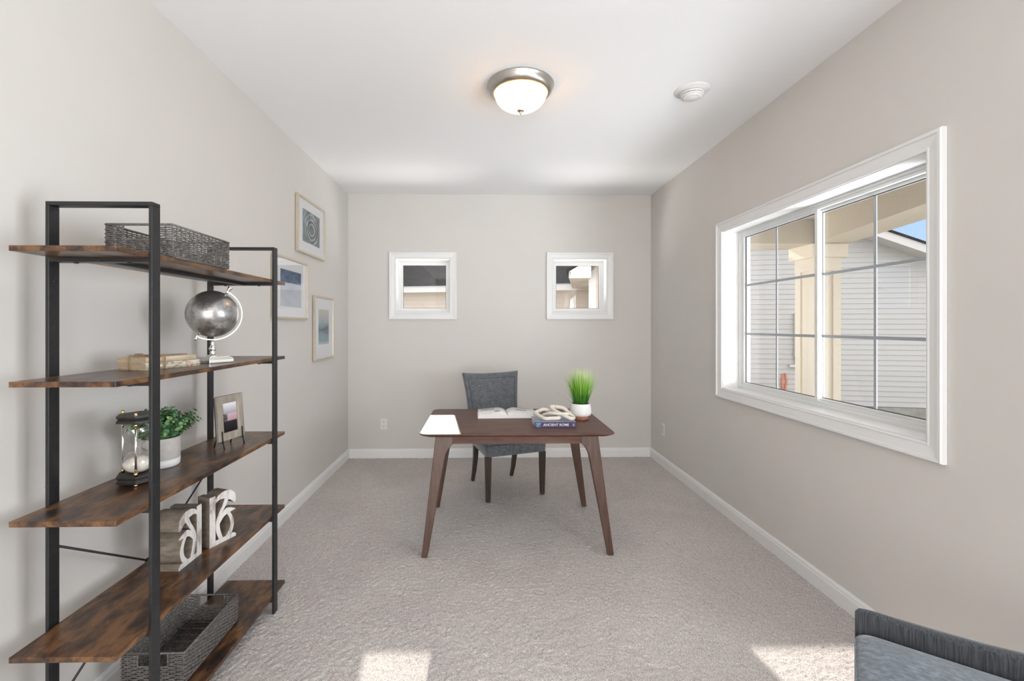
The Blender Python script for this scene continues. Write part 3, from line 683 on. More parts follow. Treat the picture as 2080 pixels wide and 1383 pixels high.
link('axis_knob', bm, M_chrome, gl_); bm = bmk(); lathe(bm, [(0, -GR-.030), (.006, -GR-.027), (.008, -GR-.021), (.004, -GR-.017), (.007, -GR-.012), (.004, -GR-.004), (0, -GR+.002)], 20, M=MT); link('axis_pin', bm, M_chrome, gl_)

# ------------------------------------------------------------------ old books tied with twine
def closed_book(name, loc, rz, w_, L, h, cover, pages, label, cat='book', group=None):
    """spine along +x side of the local frame, pages open on the other sides; L along local y"""
    t = thing(name, loc, label, cat, rz, group)
    bm = bmk(); c = .0018
    box(bm, -w_, 0, 0, L, 0, c); box(bm, -w_, 0, 0, L, h-c, h)
    n = 7
    pr_ = [(0, 0)]+[(.004*math.sin(PI*k/n), h*k/n) for k in range(1, n)]+[(0, h)]+[(-.002, h)]+[(-.002+.004*math.sin(PI*k/n), h*k/n) for k in range(n-1, 0, -1)]+[(-.002, 0)]
    prism(bm, pr_, lambda u, v, d: (u, d, v), 0, L); link('cover', bm, cover, t)
    bm = bmk(); box(bm, -w_+.004, -.0022, .003, L-.003, c+.0002, h-c-.0002); link('pages', bm, pages, t)
    return t
M_oldcov = noise_mat('worn_cream_cover', [(.3, (.42, .32, .21)), (.6, (.60, .50, .37)), (.8, (.70, .62, .50))], 12, (2, 1, 3), rough=.75, bstr=.3, bdist=.001)
M_oldcov2 = noise_mat('worn_patterned_cover', [(.35, (.66, .62, .56)), (.5, (.50, .44, .33)), (.56, (.24, .21, .10)), (.62, (.62, .58, .52))], 30, (1, 1, 2), rough=.7, bstr=.2, bdist=.0006)
bk1 = closed_book('old_book', (-1.160, 1.582, BZ[1]), R(-18), .140, .205, .0245, M_oldcov2, M_oldpaper, 'worn old book with patterned spine, lower of the twine-tied pair', group='old books tied with twine')
bm = bmk(); box(bm, .0042, .0046, .15, .17, .008, .017); link('pink_label', bm, mat('pink_paper', (.72, .36, .36), .7), bk1)
bk2 = closed_book('old_book', (-1.164, 1.588, BZ[1]+.0247), R(-15), .132, .197, .0185, M_oldcov, M_oldpaper, 'worn cream old book, upper of the twine-tied pair', group='old books tied with twine')
tw = thing('twine', (-1.16, 1.582, BZ[1]), 'brown jute twine wrapped and knotted around the pair of old books', 'twine', R(-17))
bm = bmk()
def loop_xz(y, x0, x1, z0, z1, tilt=0):
    p = []
    for (x, z) in ((x0, z0), (x1, z0), (x1, z1), (x0, z1)): p.append((x, y+tilt*x, z))
    out = []
    for i in range(4):
        a, b = Vector(p[i]), Vector(p[(i+1) % 4]); out += [a.lerp(b, k/6) for k in range(6)]
    return out
for y in (.062, .066): tube(bm, loop_xz(y, -.145, .0065, .0015, .0455, .08), .0016, 6, closed=True)
lp = []
for (y, z) in ((-.003, .0015), (.207, .0015), (.207, .0455), (-.003, .0455)): lp.append((-.075+.05*y, y, z))
o2 = []
for i in range(4):
    a, b = Vector(lp[i]), Vector(lp[(i+1) % 4]); o2 += [a.lerp(b, k/6) for k in range(6)]
tube(bm, o2, .0016, 6, closed=True)
link('strand', bm, M_twine, tw)
bm = bmk()
for s in (-1, 1):
    tube(bm, [(-.075, .063, .047), (-.075+s*.014, .063+.012*s, .053), (-.075+s*.032, .063+.02*s, .052), (-.075+s*.034, .063+.004, .050), (-.075+s*.015, .063-.004, .0485), (-.075, .063, .048)], .0016, 6)
    tube(bm, [(-.075, .063, .047), (-.075+s*.012, .045, .050), (-.075+s*.03, .028, .0475)], .0014, 6)
link('bow', bm, M_twine, tw)

# ------------------------------------------------------------------ hourglass
hg = thing('hourglass', (-1.186, 1.585, BZ[2]), 'glass hourglass with pale sand between black hexagonal plates and metal rods', 'hourglass')
M_plate = noise_mat('black_wood_plate', [(.3, (.012, .011, .011)), (.7, (.03, .028, .027))], 30, rough=.42, bstr=.05, bdist=.0003)
for z0 in (.010, .211):
    bm = bmk(); lathe(bm, [(0, z0), (.0635, z0), (.0635, z0+.007), (.058, z0+.0125), (.0635, z0+.018), (.0635, z0+.024), (0, z0+.024)], 6, smooth=False); link('plate', bm, M_plate, hg)
bm = bmk()
for a in (-60, 60, 180):
    x, y = .052*math.cos(R(a)), .052*math.sin(R(a))
    bm2 = bmk(); lathe(bm2, [(.0035, .0352), (.0035, .2098)], 14, (x, y, 0)); rd = link('rod', bm2, M_chrome, hg)
    for zz in (.0345, .1985): bm2 = bmk(); lathe(bm2, [(.0035, zz), (.0055, zz), (.0055, zz+.012), (.0035, zz+.012)], 14, (x, y, 0)); link('brass_sleeve', bm2, M_brass, rd)
    bm2 = bmk(); lathe(bm2, [(.0065, .2352), (.0065, .2375), (.003, .239), (.0055, .243), (.004, .247), (0, .248)], 14, (x, y, 0)); link('finial', bm2, M_brass, rd); bm2 = bmk(); lathe(bm2, [(0, .0), (.0055, .001), (.006, .005), (.004, .0098)], 14, (x, y, 0)); link('foot', bm2, M_brass, rd)
bm.free()
bp = [(.010, .0345), (.020, .036), (.036, .045), (.0435, .060), (.0445, .072), (.040, .088), (.028, .103), (.014, .114), (.0055, .1215), (.0055, .1235), (.014, .131), (.028, .142), (.040, .157), (.0445, .173), (.0435, .185), (.036, .200), (.020, .209), (.010, .2105)]
bm = bmk(); lathe(bm, bp, 40, cap=False); link('bulb', bm, M_clear, hg)
bm = bmk(); lathe(bm, [(0, .037), (.018, .0375), (.034, .0465), (.041, .060), (.0425, .070), (.034, .079), (.018, .088), (0, .092)], 36); link('sand', bm, noise_mat('pale_sand', [(.3, (.66, .60, .52)), (.7, (.80, .75, .68))], 400, rough=.9, bstr=.3, bdist=.0006), hg)

# ------------------------------------------------------------------ eucalyptus in pot
pt_ = thing('potted_plant', (-1.238, 1.772, BZ[2]), 'leafy green artificial eucalyptus in a grey and white round pot', 'plant')
M_potg = noise_mat('grey_cement_pot', [(.3, (.42, .40, .38)), (.7, (.50, .48, .455))], 40, rough=.8, bstr=.15, bdist=.0006)
bm = bmk(); lathe(bm, [(.0615, .0300), (.0620, .1100), (.0605, .1115), (.0575, .1100), (.0570, .085)], 44, cap=False); link('pot', bm, M_potg, pt_)
bm = bmk(); lathe(bm, [(0, 0), (.056, 0), (.060, .004), (.0618, .0299), (0, .0299)], 44); link('pot_base', bm, mat('white_glaze', (.78, .78, .77), .35), pt_)
bm = bmk(); lathe(bm, [(0, .096), (.0568, .096), (.0568, .0865), (0, .0865)], 30); link('soil', bm, mat('dark_soil', (.03, .025, .02), .95), pt_)
M_leaf = mat('eucalyptus_leaf', (.1, .3, .1), .55, spec=.35)
n_, l_, p_ = nodes(M_leaf); oi = n_.new('ShaderNodeNewGeometry'); r = ramp(M_leaf, oi, [(0, (.035, .10, .045)), (.4, (.07, .19, .075)), (.75, (.16, .31, .15)), (1, (.33, .50, .20))], 'Random Per Island'); l_.new(r.outputs[0], p_.inputs['Base Color'])
M_stem = mat('green_stem', (.14, .22, .07), .7)
bmL, bmS = bmk(), bmk()
rnd = random.Random(11)
def leaf(bm, p, d, nrm_, s):
    d = d.normalized(); sd = d.cross(nrm_).normalized(); up = sd.cross(d)
    c = p + d*s*.55; ring = []
    for k in range(7):
        a = 2*PI*k/7; ring.append(bm.verts.new(c + d*math.cos(a)*s*.55 + sd*math.sin(a)*s*.50 + up*s*.10*abs(math.sin(a))))
    bm.faces.new(ring)
for i in range(150):
    a = rnd.uniform(0, 2*PI); el = rnd.uniform(.28, 1.12); rr = rnd.uniform(.0, .042)
    base = Vector((rr*math.cos(a), rr*math.sin(a), .097))
    ln = rnd.uniform(.075, .135)*(1 if i > 3 else 1.2); dr = Vector((math.cos(a)*math.cos(el*1.35), math.sin(a)*math.cos(el*1.35), math.sin(el*1.35)+.15)).normalized()
    P_ = []; p = base.copy(); d = (dr+Vector((0, 0, .9))).normalized(); n = 11
    for k in range(n):
        P_.append(p.copy()); p += d*ln/n; d = (d + (dr-d)*.22 + Vector((rnd.uniform(-.1, .1), rnd.uniform(-.1, .1), -.035))).normalized()
        if p.x < -.155: p.x = -.155
    tube(bmS, P_, [.0014*(1-.6*k/n) for k in range(n)], 5)
    for k in range(2, n):
        q = P_[k]; t_ = (P_[k]-P_[k-1]).normalized(); s0 = t_.orthogonal().normalized(); s0 = Matrix.Rotation(rnd.uniform(0, 6.28), 3, t_) @ s0
        for sg in (1, -1):
            leaf(bmL, q, (s0*sg + t_*.5), t_, rnd.uniform(.012, .019)*(1.15-.45*k/n))
    leaf(bmL, P_[-1], d, Vector((.1, .2, 1)), .009)
fo = link('foliage', bmL, M_leaf, pt_, norm=False); link('stems', bmS, M_stem, fo, norm=False)

# ------------------------------------------------------------------ tabletop photo frame
pf = thing('photo_frame', (-1.124, 2.055, BZ[2]), 'small weathered wood photo frame standing on thin black easel legs', 'photo frame', R(-13))
M_weather = noise_mat('weathered_wood', [(.3, (.22, .19, .155)), (.7, (.42, .37, .31))], 6, (6, 6, 1.2), rough=.8, bstr=.4, bdist=.001, detail=7)
TL = Matrix.Translation((0, 0, .030)) @ Matrix.Rotation(R(-4), 4, 'Y')
fn = lambda u, z, d: TL @ Vector((d, u, z))
bm = bmk(); ring_frame(bm, -.042, .042, .036, .164, [(0, .001), (0, -.014), (.034, -.014), (.034, .002), (.004, .002)], fn); link('frame', bm, M_weather, pf, bevel=.001)
def art_photo(u, v):
    if v > .62: return mixc((.62, .62, .64), (.90, .90, .92), (v-.62)*3)
    if .38 < v: 
        if u > .35: return mixc((.72, .58, .62), (.80, .70, .74), (v-.4)*4)
        return mixc((.16, .15, .17), (.5, .48, .5), .5+noise.noise(Vector((u*9, v*14, 0))))
    return mixc((.05, .045, .05), (.22, .20, .21), v*2+.3*noise.noise(Vector((u*12, v*12, 4))))
bm = bmk(); grid_print(bm, lambda a, b: TL @ Vector((-.006, a, .100+b)), .0846, .1286, art_photo, 24, 36); link('photo', bm, M_print, pf)
bm = bmk()
vv = box(bm, -.013, -.008, -.0765, .0765, .004, .195, M=TL); link('back_panel', bm, M_slot, pf)
for y in (-.058, .058):
    bm = bmk(); tube(bm, [fn(y, -.001, -.016), fn(y, -.001, .0055), fn(y, .046, .0055)], .0026, 6); tube(bm, [(.013, y, .0), (.006, y, .030)], .003, 6); tube(bm, [(-.050, y*.8, .0), (-.017, y*.8, .12)], .003, 6); link('easel_leg', bm, M_black, pf)

# ------------------------------------------------------------------ carved bookends
M_carve = noise_mat('brown_carved_wood', [(.3, (.13, .105, .08)), (.7, (.27, .225, .18))], 7, (3, 3, 8), rough=.8, bstr=.5, bdist=.0015, detail=7)
M_wash = noise_mat('whitewashed_face', [(.38, (.36, .32, .29)), (.47, (.66, .63, .60)), (.7, (.78, .765, .745))], 22, (1, 1, .4), rough=.8, bstr=.35, bdist=.0008, detail=7)
def band(pts, ws):
    P_ = [Vector(p) for p in pts]; Lf, Rt = [], []
    # Catmull-Rom resample
    out, ww = [], []
    for i in range(len(P_)-1):
        p0, p1, p2, p3 = P_[max(i-1, 0)], P_[i], P_[i+1], P_[min(i+2, len(P_)-1)]
        for k in range(6):
            t = k/6; out.append(.5*((2*p1)+(-p0+p2)*t+(2*p0-5*p1+4*p2-p3)*t*t+(-p0+3*p1-3*p2+p3)*t**3)); ww.append(ws[i]+(ws[i+1]-ws[i])*t)
    out.append(P_[-1]); ww.append(ws[-1])
    for i, p in enumerate(out):
        d = (out[min(i+1, len(out)-1)]-out[max(i-1, 0)]).normalized(); nn = Vector((-d.y, d.x)); Lf.append(p+nn*ww[i]/2); Rt.append(p-nn*ww[i]/2)
    return [tuple(q) for q in Lf+Rt[::-1]]
def bookend(loc, rz, mirror, L, Hh, Tk, label):
    t = thing('carved_bookend', loc, label, 'bookend', rz, 'carved wooden bookends')
    g = (lambda u: 1-u) if mirror else (lambda u: u)
    fn = lambda u, v, d: (d, g(u/.62)*L, v*Hh)
    shp = [[(0, 0), (.13, 0), (.13, 1), (0, 1)], [(.131, 0), (.62, 0), (.62, .055), (.56, .095), (.131, .095)]]
    shp.append(band([(.125, .86), (.20, .93), (.31, .955), (.43, .94), (.535, .86), (.60, .72)], [.03, .09, .14, .17, .16, .02]))
    shp.append(band([(.40, .86), (.33, .73), (.24, .59), (.19, .44), (.20, .27), (.27, .07)], [.10, .075, .07, .085, .09, .08]))
    shp.append(band([(.20, .40), (.29, .53), (.41, .60), (.61, .575)], [.05, .085, .13, .012]))
    shp.append(band([(.42, .58), (.50, .45), (.535, .31), (.50, .17), (.42, .07)], [.06, .07, .085, .09, .09]))
    bm = bmk(); bm2 = bmk()
    for i, s in enumerate(shp):
        e = i*.0004; prism(bm, s, fn, -Tk, -.002-e)
        prism(bm2, s, fn, -.002-e+.00005, -e)
    link('body', bm, M_carve, t); link('carved_face', bm2, M_wash, t)
    return t
bookend((-1.116, 1.876, BZ[3]), R(-20), False, .125, .205, .066, 'whitewashed carved wood bookend with thick upright post beside the far shelf frame')
bookend((-1.126, 1.705, BZ[3]), R(0), True, .134, .199, .105, 'whitewashed carved wood bookend partly hidden behind the near shelf post')

# ------------------------------------------------------------------ desk
DX0, DX1, DY0, DY1, DZ = -.387, .799, 2.722, 3.545, .73
dk = thing('desk', ((DX0+DX1)/2, (DY0+DY1)/2, 0), 'walnut brown writing desk with rounded top and splayed tapered legs', 'desk')
def rrect(x0, x1, y0, y1, r, n=6):
    out = []
    for cx, cy, a0 in ((x1-r, y1-r, 0), (x0+r, y1-r, 90), (x0+r, y0+r, 180), (x1-r, y0+r, 270)):
        for k in range(n+1): a = R(a0+90*k/n); out.append((cx+r*math.cos(a), cy+r*math.sin(a)))
    return out
bm = bmk(); lay = []
for ins, z in ((.030, DZ-.024), (.006, DZ-.012), (0, DZ-.007), (0, DZ-.003), (.0025, DZ)):
    lay.append([bm.verts.new((x, y, z)) for x, y in rrect(DX0+ins, DX1-ins, DY0+ins, DY1-ins, .045)])
for a, b in zip(lay, lay[1:]):
    for k in range(len(a)): bm.faces.new((a[k], a[(k+1) % len(a)], b[(k+1) % len(a)], b[k]))
bm.faces.new(lay[0][::-1]); bm.faces.new(lay[-1]); kid('tabletop', bm, M_walnut, dk)
AX0, AX1, AY0, AY1 = DX0+.095, DX1-.095, DY0+.055, DY1-.055; AZ0 = DZ-.085
for (x0, x1, y0, y1) in ((AX0+.06, AX1-.06, AY0+.002, AY0+.024), (AX0+.06, AX1-.06, AY1-.024, AY1-.002), (AX0+.002, AX0+.024, AY0+.03, AY1-.03), (AX1-.024, AX1-.002, AY0+.03, AY1-.03)):
    bm = bmk(); box(bm, x0, x1, y0, y1, AZ0+.012, DZ-.0245); kid('apron', bm, M_walnut, dk, bevel=.001)
FEET = {(-1, -1): (-.352, 2.727), (1, -1): (.765, 2.733), (-1, 1): (-.352, 3.475), (1, 1): (.768, 3.47)}
for (sx, sy), (fx, fy) in FEET.items():
    bm = bmk(); cx = AX0+.04 if sx < 0 else AX1-.04; cy = AY0+.022 if sy < 0 else AY1-.022
    # leg outline in the x-z plane: outer edge straight, inner edge swells into a knee at the apron
    zt = DZ-.0246; prof = []
    def out_x(z): t = z/zt; return fx+sx*.018+(cx+sx*.04-(fx+sx*.018))*t
    def in_x(z):
        t = z/zt; b_ = fx-sx*.018+(out_x(zt)-sx*.062-(fx-sx*.018))*min(1, t/.86)
        if z > AZ0-.06: b_ -= sx*.045*max(0, (z-(AZ0-.06))/.075)**1.8 if z < AZ0+.015 else sx*.045
        return b_
    zs = [0, .1, .2, .3, .4, .5, .56, .585, .60, .615, .63, .645, .66, zt]
    vo = [];
    for z in zs:
        t = z/zt; yy = fy+(cy-fy)*t; th = .017+.005*t
        vo.append([bm.verts.new((a, b, z)) for a, b in ((out_x(z), yy-th), (in_x(z), yy-th), (in_x(z), yy+th), (out_x(z), yy+th))])
    for a, b in zip(vo, vo[1:]):
        for k in range(4): bm.faces.new((a[k], a[(k+1) % 4], b[(k+1) % 4], b[k]))
    bm.faces.new(vo[0]); bm.faces.new(vo[-1]); kid('leg', bm, M_walnut_leg, dk, bevel=.004)

# ------------------------------------------------------------------ upholstered chairs
def sheet_obj(name, fn, nu, nv, th, m, parent, **kw): pass
def make_chair(loc, rz, label):
    t = thing('dining_chair', loc, label, 'chair', rz)
    # seat: front edge at y=-.0, back at y=.47 ; local origin = middle of front legs line
    SW_, SD = .265, .46
    bm = bmk()
    def seat_ring(z, ins, k=1):
        xf, xb = SW_-ins, .225-ins; y0, y1 = -.03+ins, SD-ins*.5
        pts = []
        r_ = .03
        for (x, y) in ((-xf, y0), (xf, y0), (xb, y1), (-xb, y1)): pts.append((x, y))
        out = []
        for i in range(4):
            a, b, c = Vector(pts[i-1]), Vector(pts[i]), Vector(pts[(i+1) % 4])
            d1, d2 = (a-b).normalized(), (c-b).normalized()
            for q in range(5):
                tt = q/4; out.append((b+d1*r_*(1-tt)**2+d2*r_*tt**2))
        return [bm.verts.new((p.x, p.y, z)) for p in out]
    R_ = [seat_ring(z, i) for z, i in ((.352, .012), (.356, .002), (.40, 0), (.436, .0), (.442, .004), (.446, .003), (.455, .001), (.475, .006), (.488, .022), (.496, .055), (.502, .12), (.504, .19))]
    for a, b in zip(R_, R_[1:]):
        for k in range(len(a)): bm.faces.new((a[k], a[(k+1) % len(a)], b[(k+1) % len(a)], b[k])).smooth = True
    bm.faces.new(R_[0][::-1]); bm.faces.new(R_[-1]); s = link('seat', bm, M_fab, t)
    bm = bmk(); q = [v for v in [(-SW_, -.028), (SW_, -.028), (.226, SD-.01), (-.226, SD-.01)]]
    tube(bm, [(x, y, .441) for x, y in [(-SW_+.006, -.029), (SW_-.006, -.029), (SW_+.001, -.02), (.2265, SD-.02)]], .0028, 6); tube(bm, [(-SW_+.006, -.029, .441), (-SW_-.001, -.02, .441), (-.2265, SD-.02, .441)], .0028, 6); link('piping', bm, M_pipe, s)
    # backrest: u in -1..1 , v 0..1
    zb, zt = .36, .955
    def hwid(v): return .232+.002*v+.036*max(0, (v-.35)/.65)**1.7
    def cy(v): return SD+.012+.02*v+.085*v**1.8
    def ctr(u, v):
        top = zt-.020*(1-u*u)*0 - .016*(1-abs(u)**2.2) if v > .999 else None
        z = zb+(zt-.014*(1-abs(u)**2.2)*v - zb)*v
        return Vector((u*hwid(v), cy(v)-.018*(abs(u)**2)*v, z))
    nu, nv = 24, 24; TH = .030
    bu, bv = .13, .065
    bm = bmk(); F, B = [], []
    def dv(v): 
        e = .01; return (ctr(0, min(1, v+e))-ctr(0, max(0, v-e))).normalized()
    us = [-1, -.985, -.95]+[-.87+(1.74)*k/20 for k in range(21)]+[.95, .985, 1]
    vs_ = [0, .02]+[.03+.905*k/20 for k in range(21)]+[.965, .988, 1]
    def edge(u, v):
        m_ = min((1-abs(u))*hwid(v), (1-v)*(zt-zb))
        return min(1, .45+.55*math.sqrt(min(1, m_/.012)))
    for v in vs_:
        d = dv(v); nn = Vector((0, -d.z, d.y)).normalized()
        F.append([bm.verts.new(ctr(u, v)+nn*TH*edge(u, v)) for u in us]); B.append([bm.verts.new(ctr(u, v)-nn*TH*edge(u, v)) for u in us])
    nv_, nu_ = len(vs_), len(us)
    for j in range(nv_-1):
        for i in range(nu_-1):
            bm.faces.new((F[j][i], F[j][i+1], F[j+1][i+1], F[j+1][i])); bm.faces.new((B[j][i], B[j+1][i], B[j+1][i+1], B[j][i+1]))
        bm.faces.new((F[j][0], F[j+1][0], B[j+1][0], B[j][0])); bm.faces.new((F[j][-1], B[j][-1], B[j+1][-1], F[j+1][-1]))
    for i in range(nu_-1): bm.faces.new((F[0][i], B[0][i], B[0][i+1], F[0][i+1])); bm.faces.new((F[-1][i], F[-1][i+1], B[-1][i+1], B[-1][i]))
    br = link('backrest', bm, M_fab, t, smooth=True)
    # inner pad: softly domed panel framed by a welt
    bm = bmk(); n = 22; ui = 1-.135; v0, v1 = .18, 1-.085
    def pad(i, j, off=None):
        a, b = -1+2*i/n, j/n; u, v = a*ui, v0+(v1-v0)*b; d = dv(v); nn = Vector((0, -d.z, d.y)).normalized()
        e = min(1, (1-abs(a))*7)*min(1, (1-b)*7)*min(1, b*7+.2); k = .016*math.sin(min(1, e)*PI/2)*(.55+.45*(1-a*a)) if off is None else off
        return ctr(u, v)+nn*(TH+k-.001)
    G = [[bm.verts.new(pad(i, j)) for i in range(n+1)] for j in range(n+1)]
    for j in range(n):
        for i in range(n): bm.faces.new((G[j][i], G[j][i+1], G[j+1][i+1], G[j+1][i]))
    link('inner_pad', bm, M_fab, br, smooth=True)
    bm = bmk(); rim = [pad(0, j, .0015) for j in range(n+1)]+[pad(i, n, .0015) for i in range(1, n+1)]+[pad(n, j, .0015) for j in range(n-1, -1, -1)]; tube(bm, rim, .0022, 6); link('welt', bm, M_pipe, br)
    for sx in (-1, 1):
        bm = bmk(); x = sx*.238; vo = []
        for z, hx in ((0, .0155), (.20, .020), (.3515, .0225)):
            vo.append([bm.verts.new((x+a*hx, .0+b*hx, z)) for a, b in ((-1, -1), (1, -1), (1, 1), (-1, 1))])
        for a, b in zip(vo, vo[1:]):
            for k in range(4): bm.faces.new((a[k], a[(k+1) % 4], b[(k+1) % 4], b[k]))
        bm.faces.new(vo[0]); bm.faces.new(vo[-1]); link('leg', bm, M_legdark, t, bevel=.002)
        bm = bmk(); vo = []
        for z, hx, dy in ((0, .014, .085), (.10, .017, .045), (.22, .020, .012), (.3515, .0225, 0)):
            vo.append([bm.verts.new((sx*(.188)+a*hx*.9, .425+dy+b*hx, z)) for a, b in ((-1, -1), (1, -1), (1, 1), (-1, 1))])
        for a, b in zip(vo, vo[1:]):
            for k in range(4): bm.faces.new((a[k], a[(k+1) % 4], b[(k+1) % 4], b[k])).smooth = False
        bm.faces.new(vo[0]); bm.faces.new(vo[-1]); link('leg', bm, M_legdark, t, bevel=.002)
    return t
ch = make_chair((.258, 3.640, 0), R(20.5), 'grey linen upholstered dining chair with dark legs tucked behind the desk')
# low seat in the near corner: local x runs along its back edge, local y away from the viewer
M_shade_velvet = mat('shade_dark_velvet', (.05, .052, .056), .95, spec=.1, sheen=.35)  # darker colour paints the shade on the upright back edge
n_, l_, p_ = nodes(M_shade_velvet); qz = noisy(M_shade_velvet, coord(M_shade_velvet, (1, 1, .04)), 330, 3, .6); rz_ = ramp(M_shade_velvet, qz, [(.35, (.030, .031, .034)), (.65, (.075, .080, .088))]); l_.new(rz_.outputs[0], p_.inputs['Base Color'])
M_velvet = mat('grey_blue_velvet', (.1, .12, .15), .9, spec=.12, sheen=.5)
n_, l_, p_ = nodes(M_velvet); qv = noisy(M_velvet, coord(M_velvet, (.6, 1, 1)), 75, 6, .7, .3); rv = ramp(M_velvet, qv, [(.36, (.052, .063, .076)), (.5, (.092, .114, .136)), (.64, (.155, .185, .212))]); l_.new(rv.outputs[0], p_.inputs['Base Color'])
bump(M_velvet, noisy(M_velvet, coord(M_velvet, (1, 3, 1)), 160, 3), .25, .001)
ac = thing('armchair', (1.140, 1.378, 0), 'low blue grey velvet seat with raised back edge coloured dark as shade, angled in the near corner', 'chair', R(-39))
AW, AD = .60, .54
bm = bmk(); LV = []
def seat_loop(ins, z):
    return [(x, y, z) for x, y in rrect(ins, AW-ins, -AD+ins, -ins, .045, 6)]
for ins, z in ((.004, .305), (0, .315), (0, .385), (.003, .395)): LV.append([bm.verts.new(q) for q in seat_loop(ins, z)])
for a, b in zip(LV, LV[1:]):
    for k in range(len(a)): bm.faces.new((a[k], a[(k+1) % len(a)], b[(k+1) % len(a)], b[k])).smooth = True
bm.faces.new(LV[0][::-1]); bm.faces.new(LV[-1]); sb_ = link('seat_base', bm, M_velvet, ac)
bm = bmk(); LV = []
for ins, z in ((.012, .396), (.003, .401), (0, .410), (0, .430), (.002, .439), (.007, .4465), (.018, .452), (.04, .458), (.08, .464), (.14, .469), (.20, .471)): LV.append([bm.verts.new(q) for q in seat_loop(ins, z)])
for a, b in zip(LV, LV[1:]):
    for k in range(len(a)): bm.faces.new((a[k], a[(k+1) % len(a)], b[(k+1) % len(a)], b[k])).smooth = True
bm.faces.new(LV[0][::-1]); bm.faces.new(LV[-1]); cu2 = link('seat_cushion', bm, M_velvet, ac)
bm = bmk(); tube(bm, [(x, y, z+.0005) for x, y, z in seat_loop(.004, .441)], .0028, 6, closed=True); link('piping', bm, M_velvet, cu2)
bm = bmk(); PTH = [(.004, -.010, .508), (.014, -.003, .514), (.028, .001, .513), (.05, .003, .511), (.10, .002, .508), (.18, .001, .506), (.28, .001, .508), (.38, .001, .516), (.50, .001, .525), (AW-.03, .001, .532), (AW, -.02, .52)]
RG = []
for i, (x, y, zt_) in enumerate(PTH):
    p0 = Vector(PTH[max(i-1, 0)][:2]); p1 = Vector(PTH[min(i+1, len(PTH)-1)][:2]); d = (p1-p0).normalized(); nn = Vector((-d.y, d.x)); q = Vector((x, y)); row = []
    kk = .08+.92*min(1, i/5)
    for o_n, z in ((.0, .325), (.0, zt_-.016), (.002, zt_-.008), (.008, zt_-.001), (.018, zt_), (.030, zt_-.003), (.038, zt_-.012), (.040, zt_-.03), (.040, .325)):
        row.append(bm.verts.new((q.x+nn.x*(o_n*kk+.001), q.y+nn.y*(o_n*kk+.001), z)))
    RG.append(row)
for a, b in zip(RG, RG[1:]):
    for k in range(len(a)): bm.faces.new((a[k], a[(k+1) % len(a)], b[(k+1) % len(a)], b[k])).smooth = True
bm.faces.new(RG[0]); bm.faces.new(RG[-1]); link('back_edge', bm, M_shade_velvet, ac)
for x in (.06, AW-.06):
    for y in (-.06, -AD+.06):
        bm = bmk(); lathe(bm, [(0, 0), (.013, 0), (.022, .304), (0, .304)], 20, (x, y, 0)); link('leg', bm, M_legdark, ac)

# ------------------------------------------------------------------ things on the desk
# open book
ob_ = thing('open_book', (.168, 3.30, DZ), 'thick open book with white pages lying at the back of the desk', 'book', R(1.5))
def page_h(s): # s 0 at gutter .. 1 at fore edge
    return .012+.024*math.sin(min(1, s*3.2)*PI/2)*(1-s*.72)
bm = bmk(); box(bm, -.213, .213, -.118, .128, 0, .0025); link('cover', bm, mat('off_white_cover', (.72, .70, .68), .6), ob_)
lay_c = None
for sg, hw in ((-1, .208), (1, .208)):
    bm = bmk(); n = 20; top, bot = [], []
    for k in range(n+1):
        s = k/n; h = page_h(s) if s > 0 else .006
        top.append([bm.verts.new((sg*(hw*s-.004*(1-s)*0), y, .0027+h)) for y in (-.113, .123)]); bot.append([bm.verts.new((sg*(hw*s + .006*s*0), y, .0027)) for y in (-.113, .123)])
    for k in range(n):
        bm.faces.new((top[k][0], top[k+1][0], top[k+1][1], top[k][1])).smooth = True; bm.faces.new((bot[k][0], bot[k][1], bot[k+1][1], bot[k+1][0]))
        for q in (0, 1): bm.faces.new((top[k][q], bot[k][q], bot[k+1][q], top[k+1][q]))
    bm.faces.new((top[-1][0], bot[-1][0], bot[-1][1], top[-1][1])); bm.faces.new((top[0][0], top[0][1], bot[0][1], bot[0][0]))
    pg = link('pages', bm, M_paper, ob_)
    # printed blocks lie on the curved page
    def patch(bm, s0, s1, y0, y1, m=0):
        k = 8; A = []
        for i in range(k+1):
            s = s0+(s1-s0)*i/k; i0 = s*n; f0 = int(min(i0, n-1)); fr_ = i0-f0; h = (page_h(f0/n) if f0 else .006)*(1-fr_)+page_h((f0+1)/n)*fr_
            A.append([bm.verts.new((sg*hw*s, y, .0027+h+.0006)) for y in (y0, y1)])
        for i in range(k): bm.faces.new((A[i][0], A[i+1][0], A[i+1][1], A[i][1])).material_index = m
    bm = bmk(); rr_ = random.Random(5+sg)
    if sg < 0:
        for y in (.060, .072, .084):
            s = .42
            while s < .88: e = s+rr_.uniform(.04, .09); patch(bm, s, min(e, .9), y, y+.008); s = e+.012
        for y in (-.005, .006): patch(bm, .26, .44, y, y+.006)
        patch(bm, .24, .31, -.045, -.012, 1); patch(bm, .33, .42, -.045, -.02, 2)
        for y in [-.10+.0065*i for i in range(8)]: patch(bm, .5, .9, y, y+.0012, 3)
    else:
        patch(bm, .42, .86, .095, .110)
        for y in (.018, .030, .042): patch(bm, .30, .70, y-.012, y-.004)
        for y in [-.095+.0065*i for i in range(11)]: patch(bm, .18, .86, y, y+.0012, 3)
    link('printing', bm, [mat('print_grey', (.22, .21, .21), .7), mat('print_yellow', (.45, .38, .22), .7), mat('print_brown', (.16, .14, .12), .7), mat('print_light', (.5, .49, .48), .7)], pg)
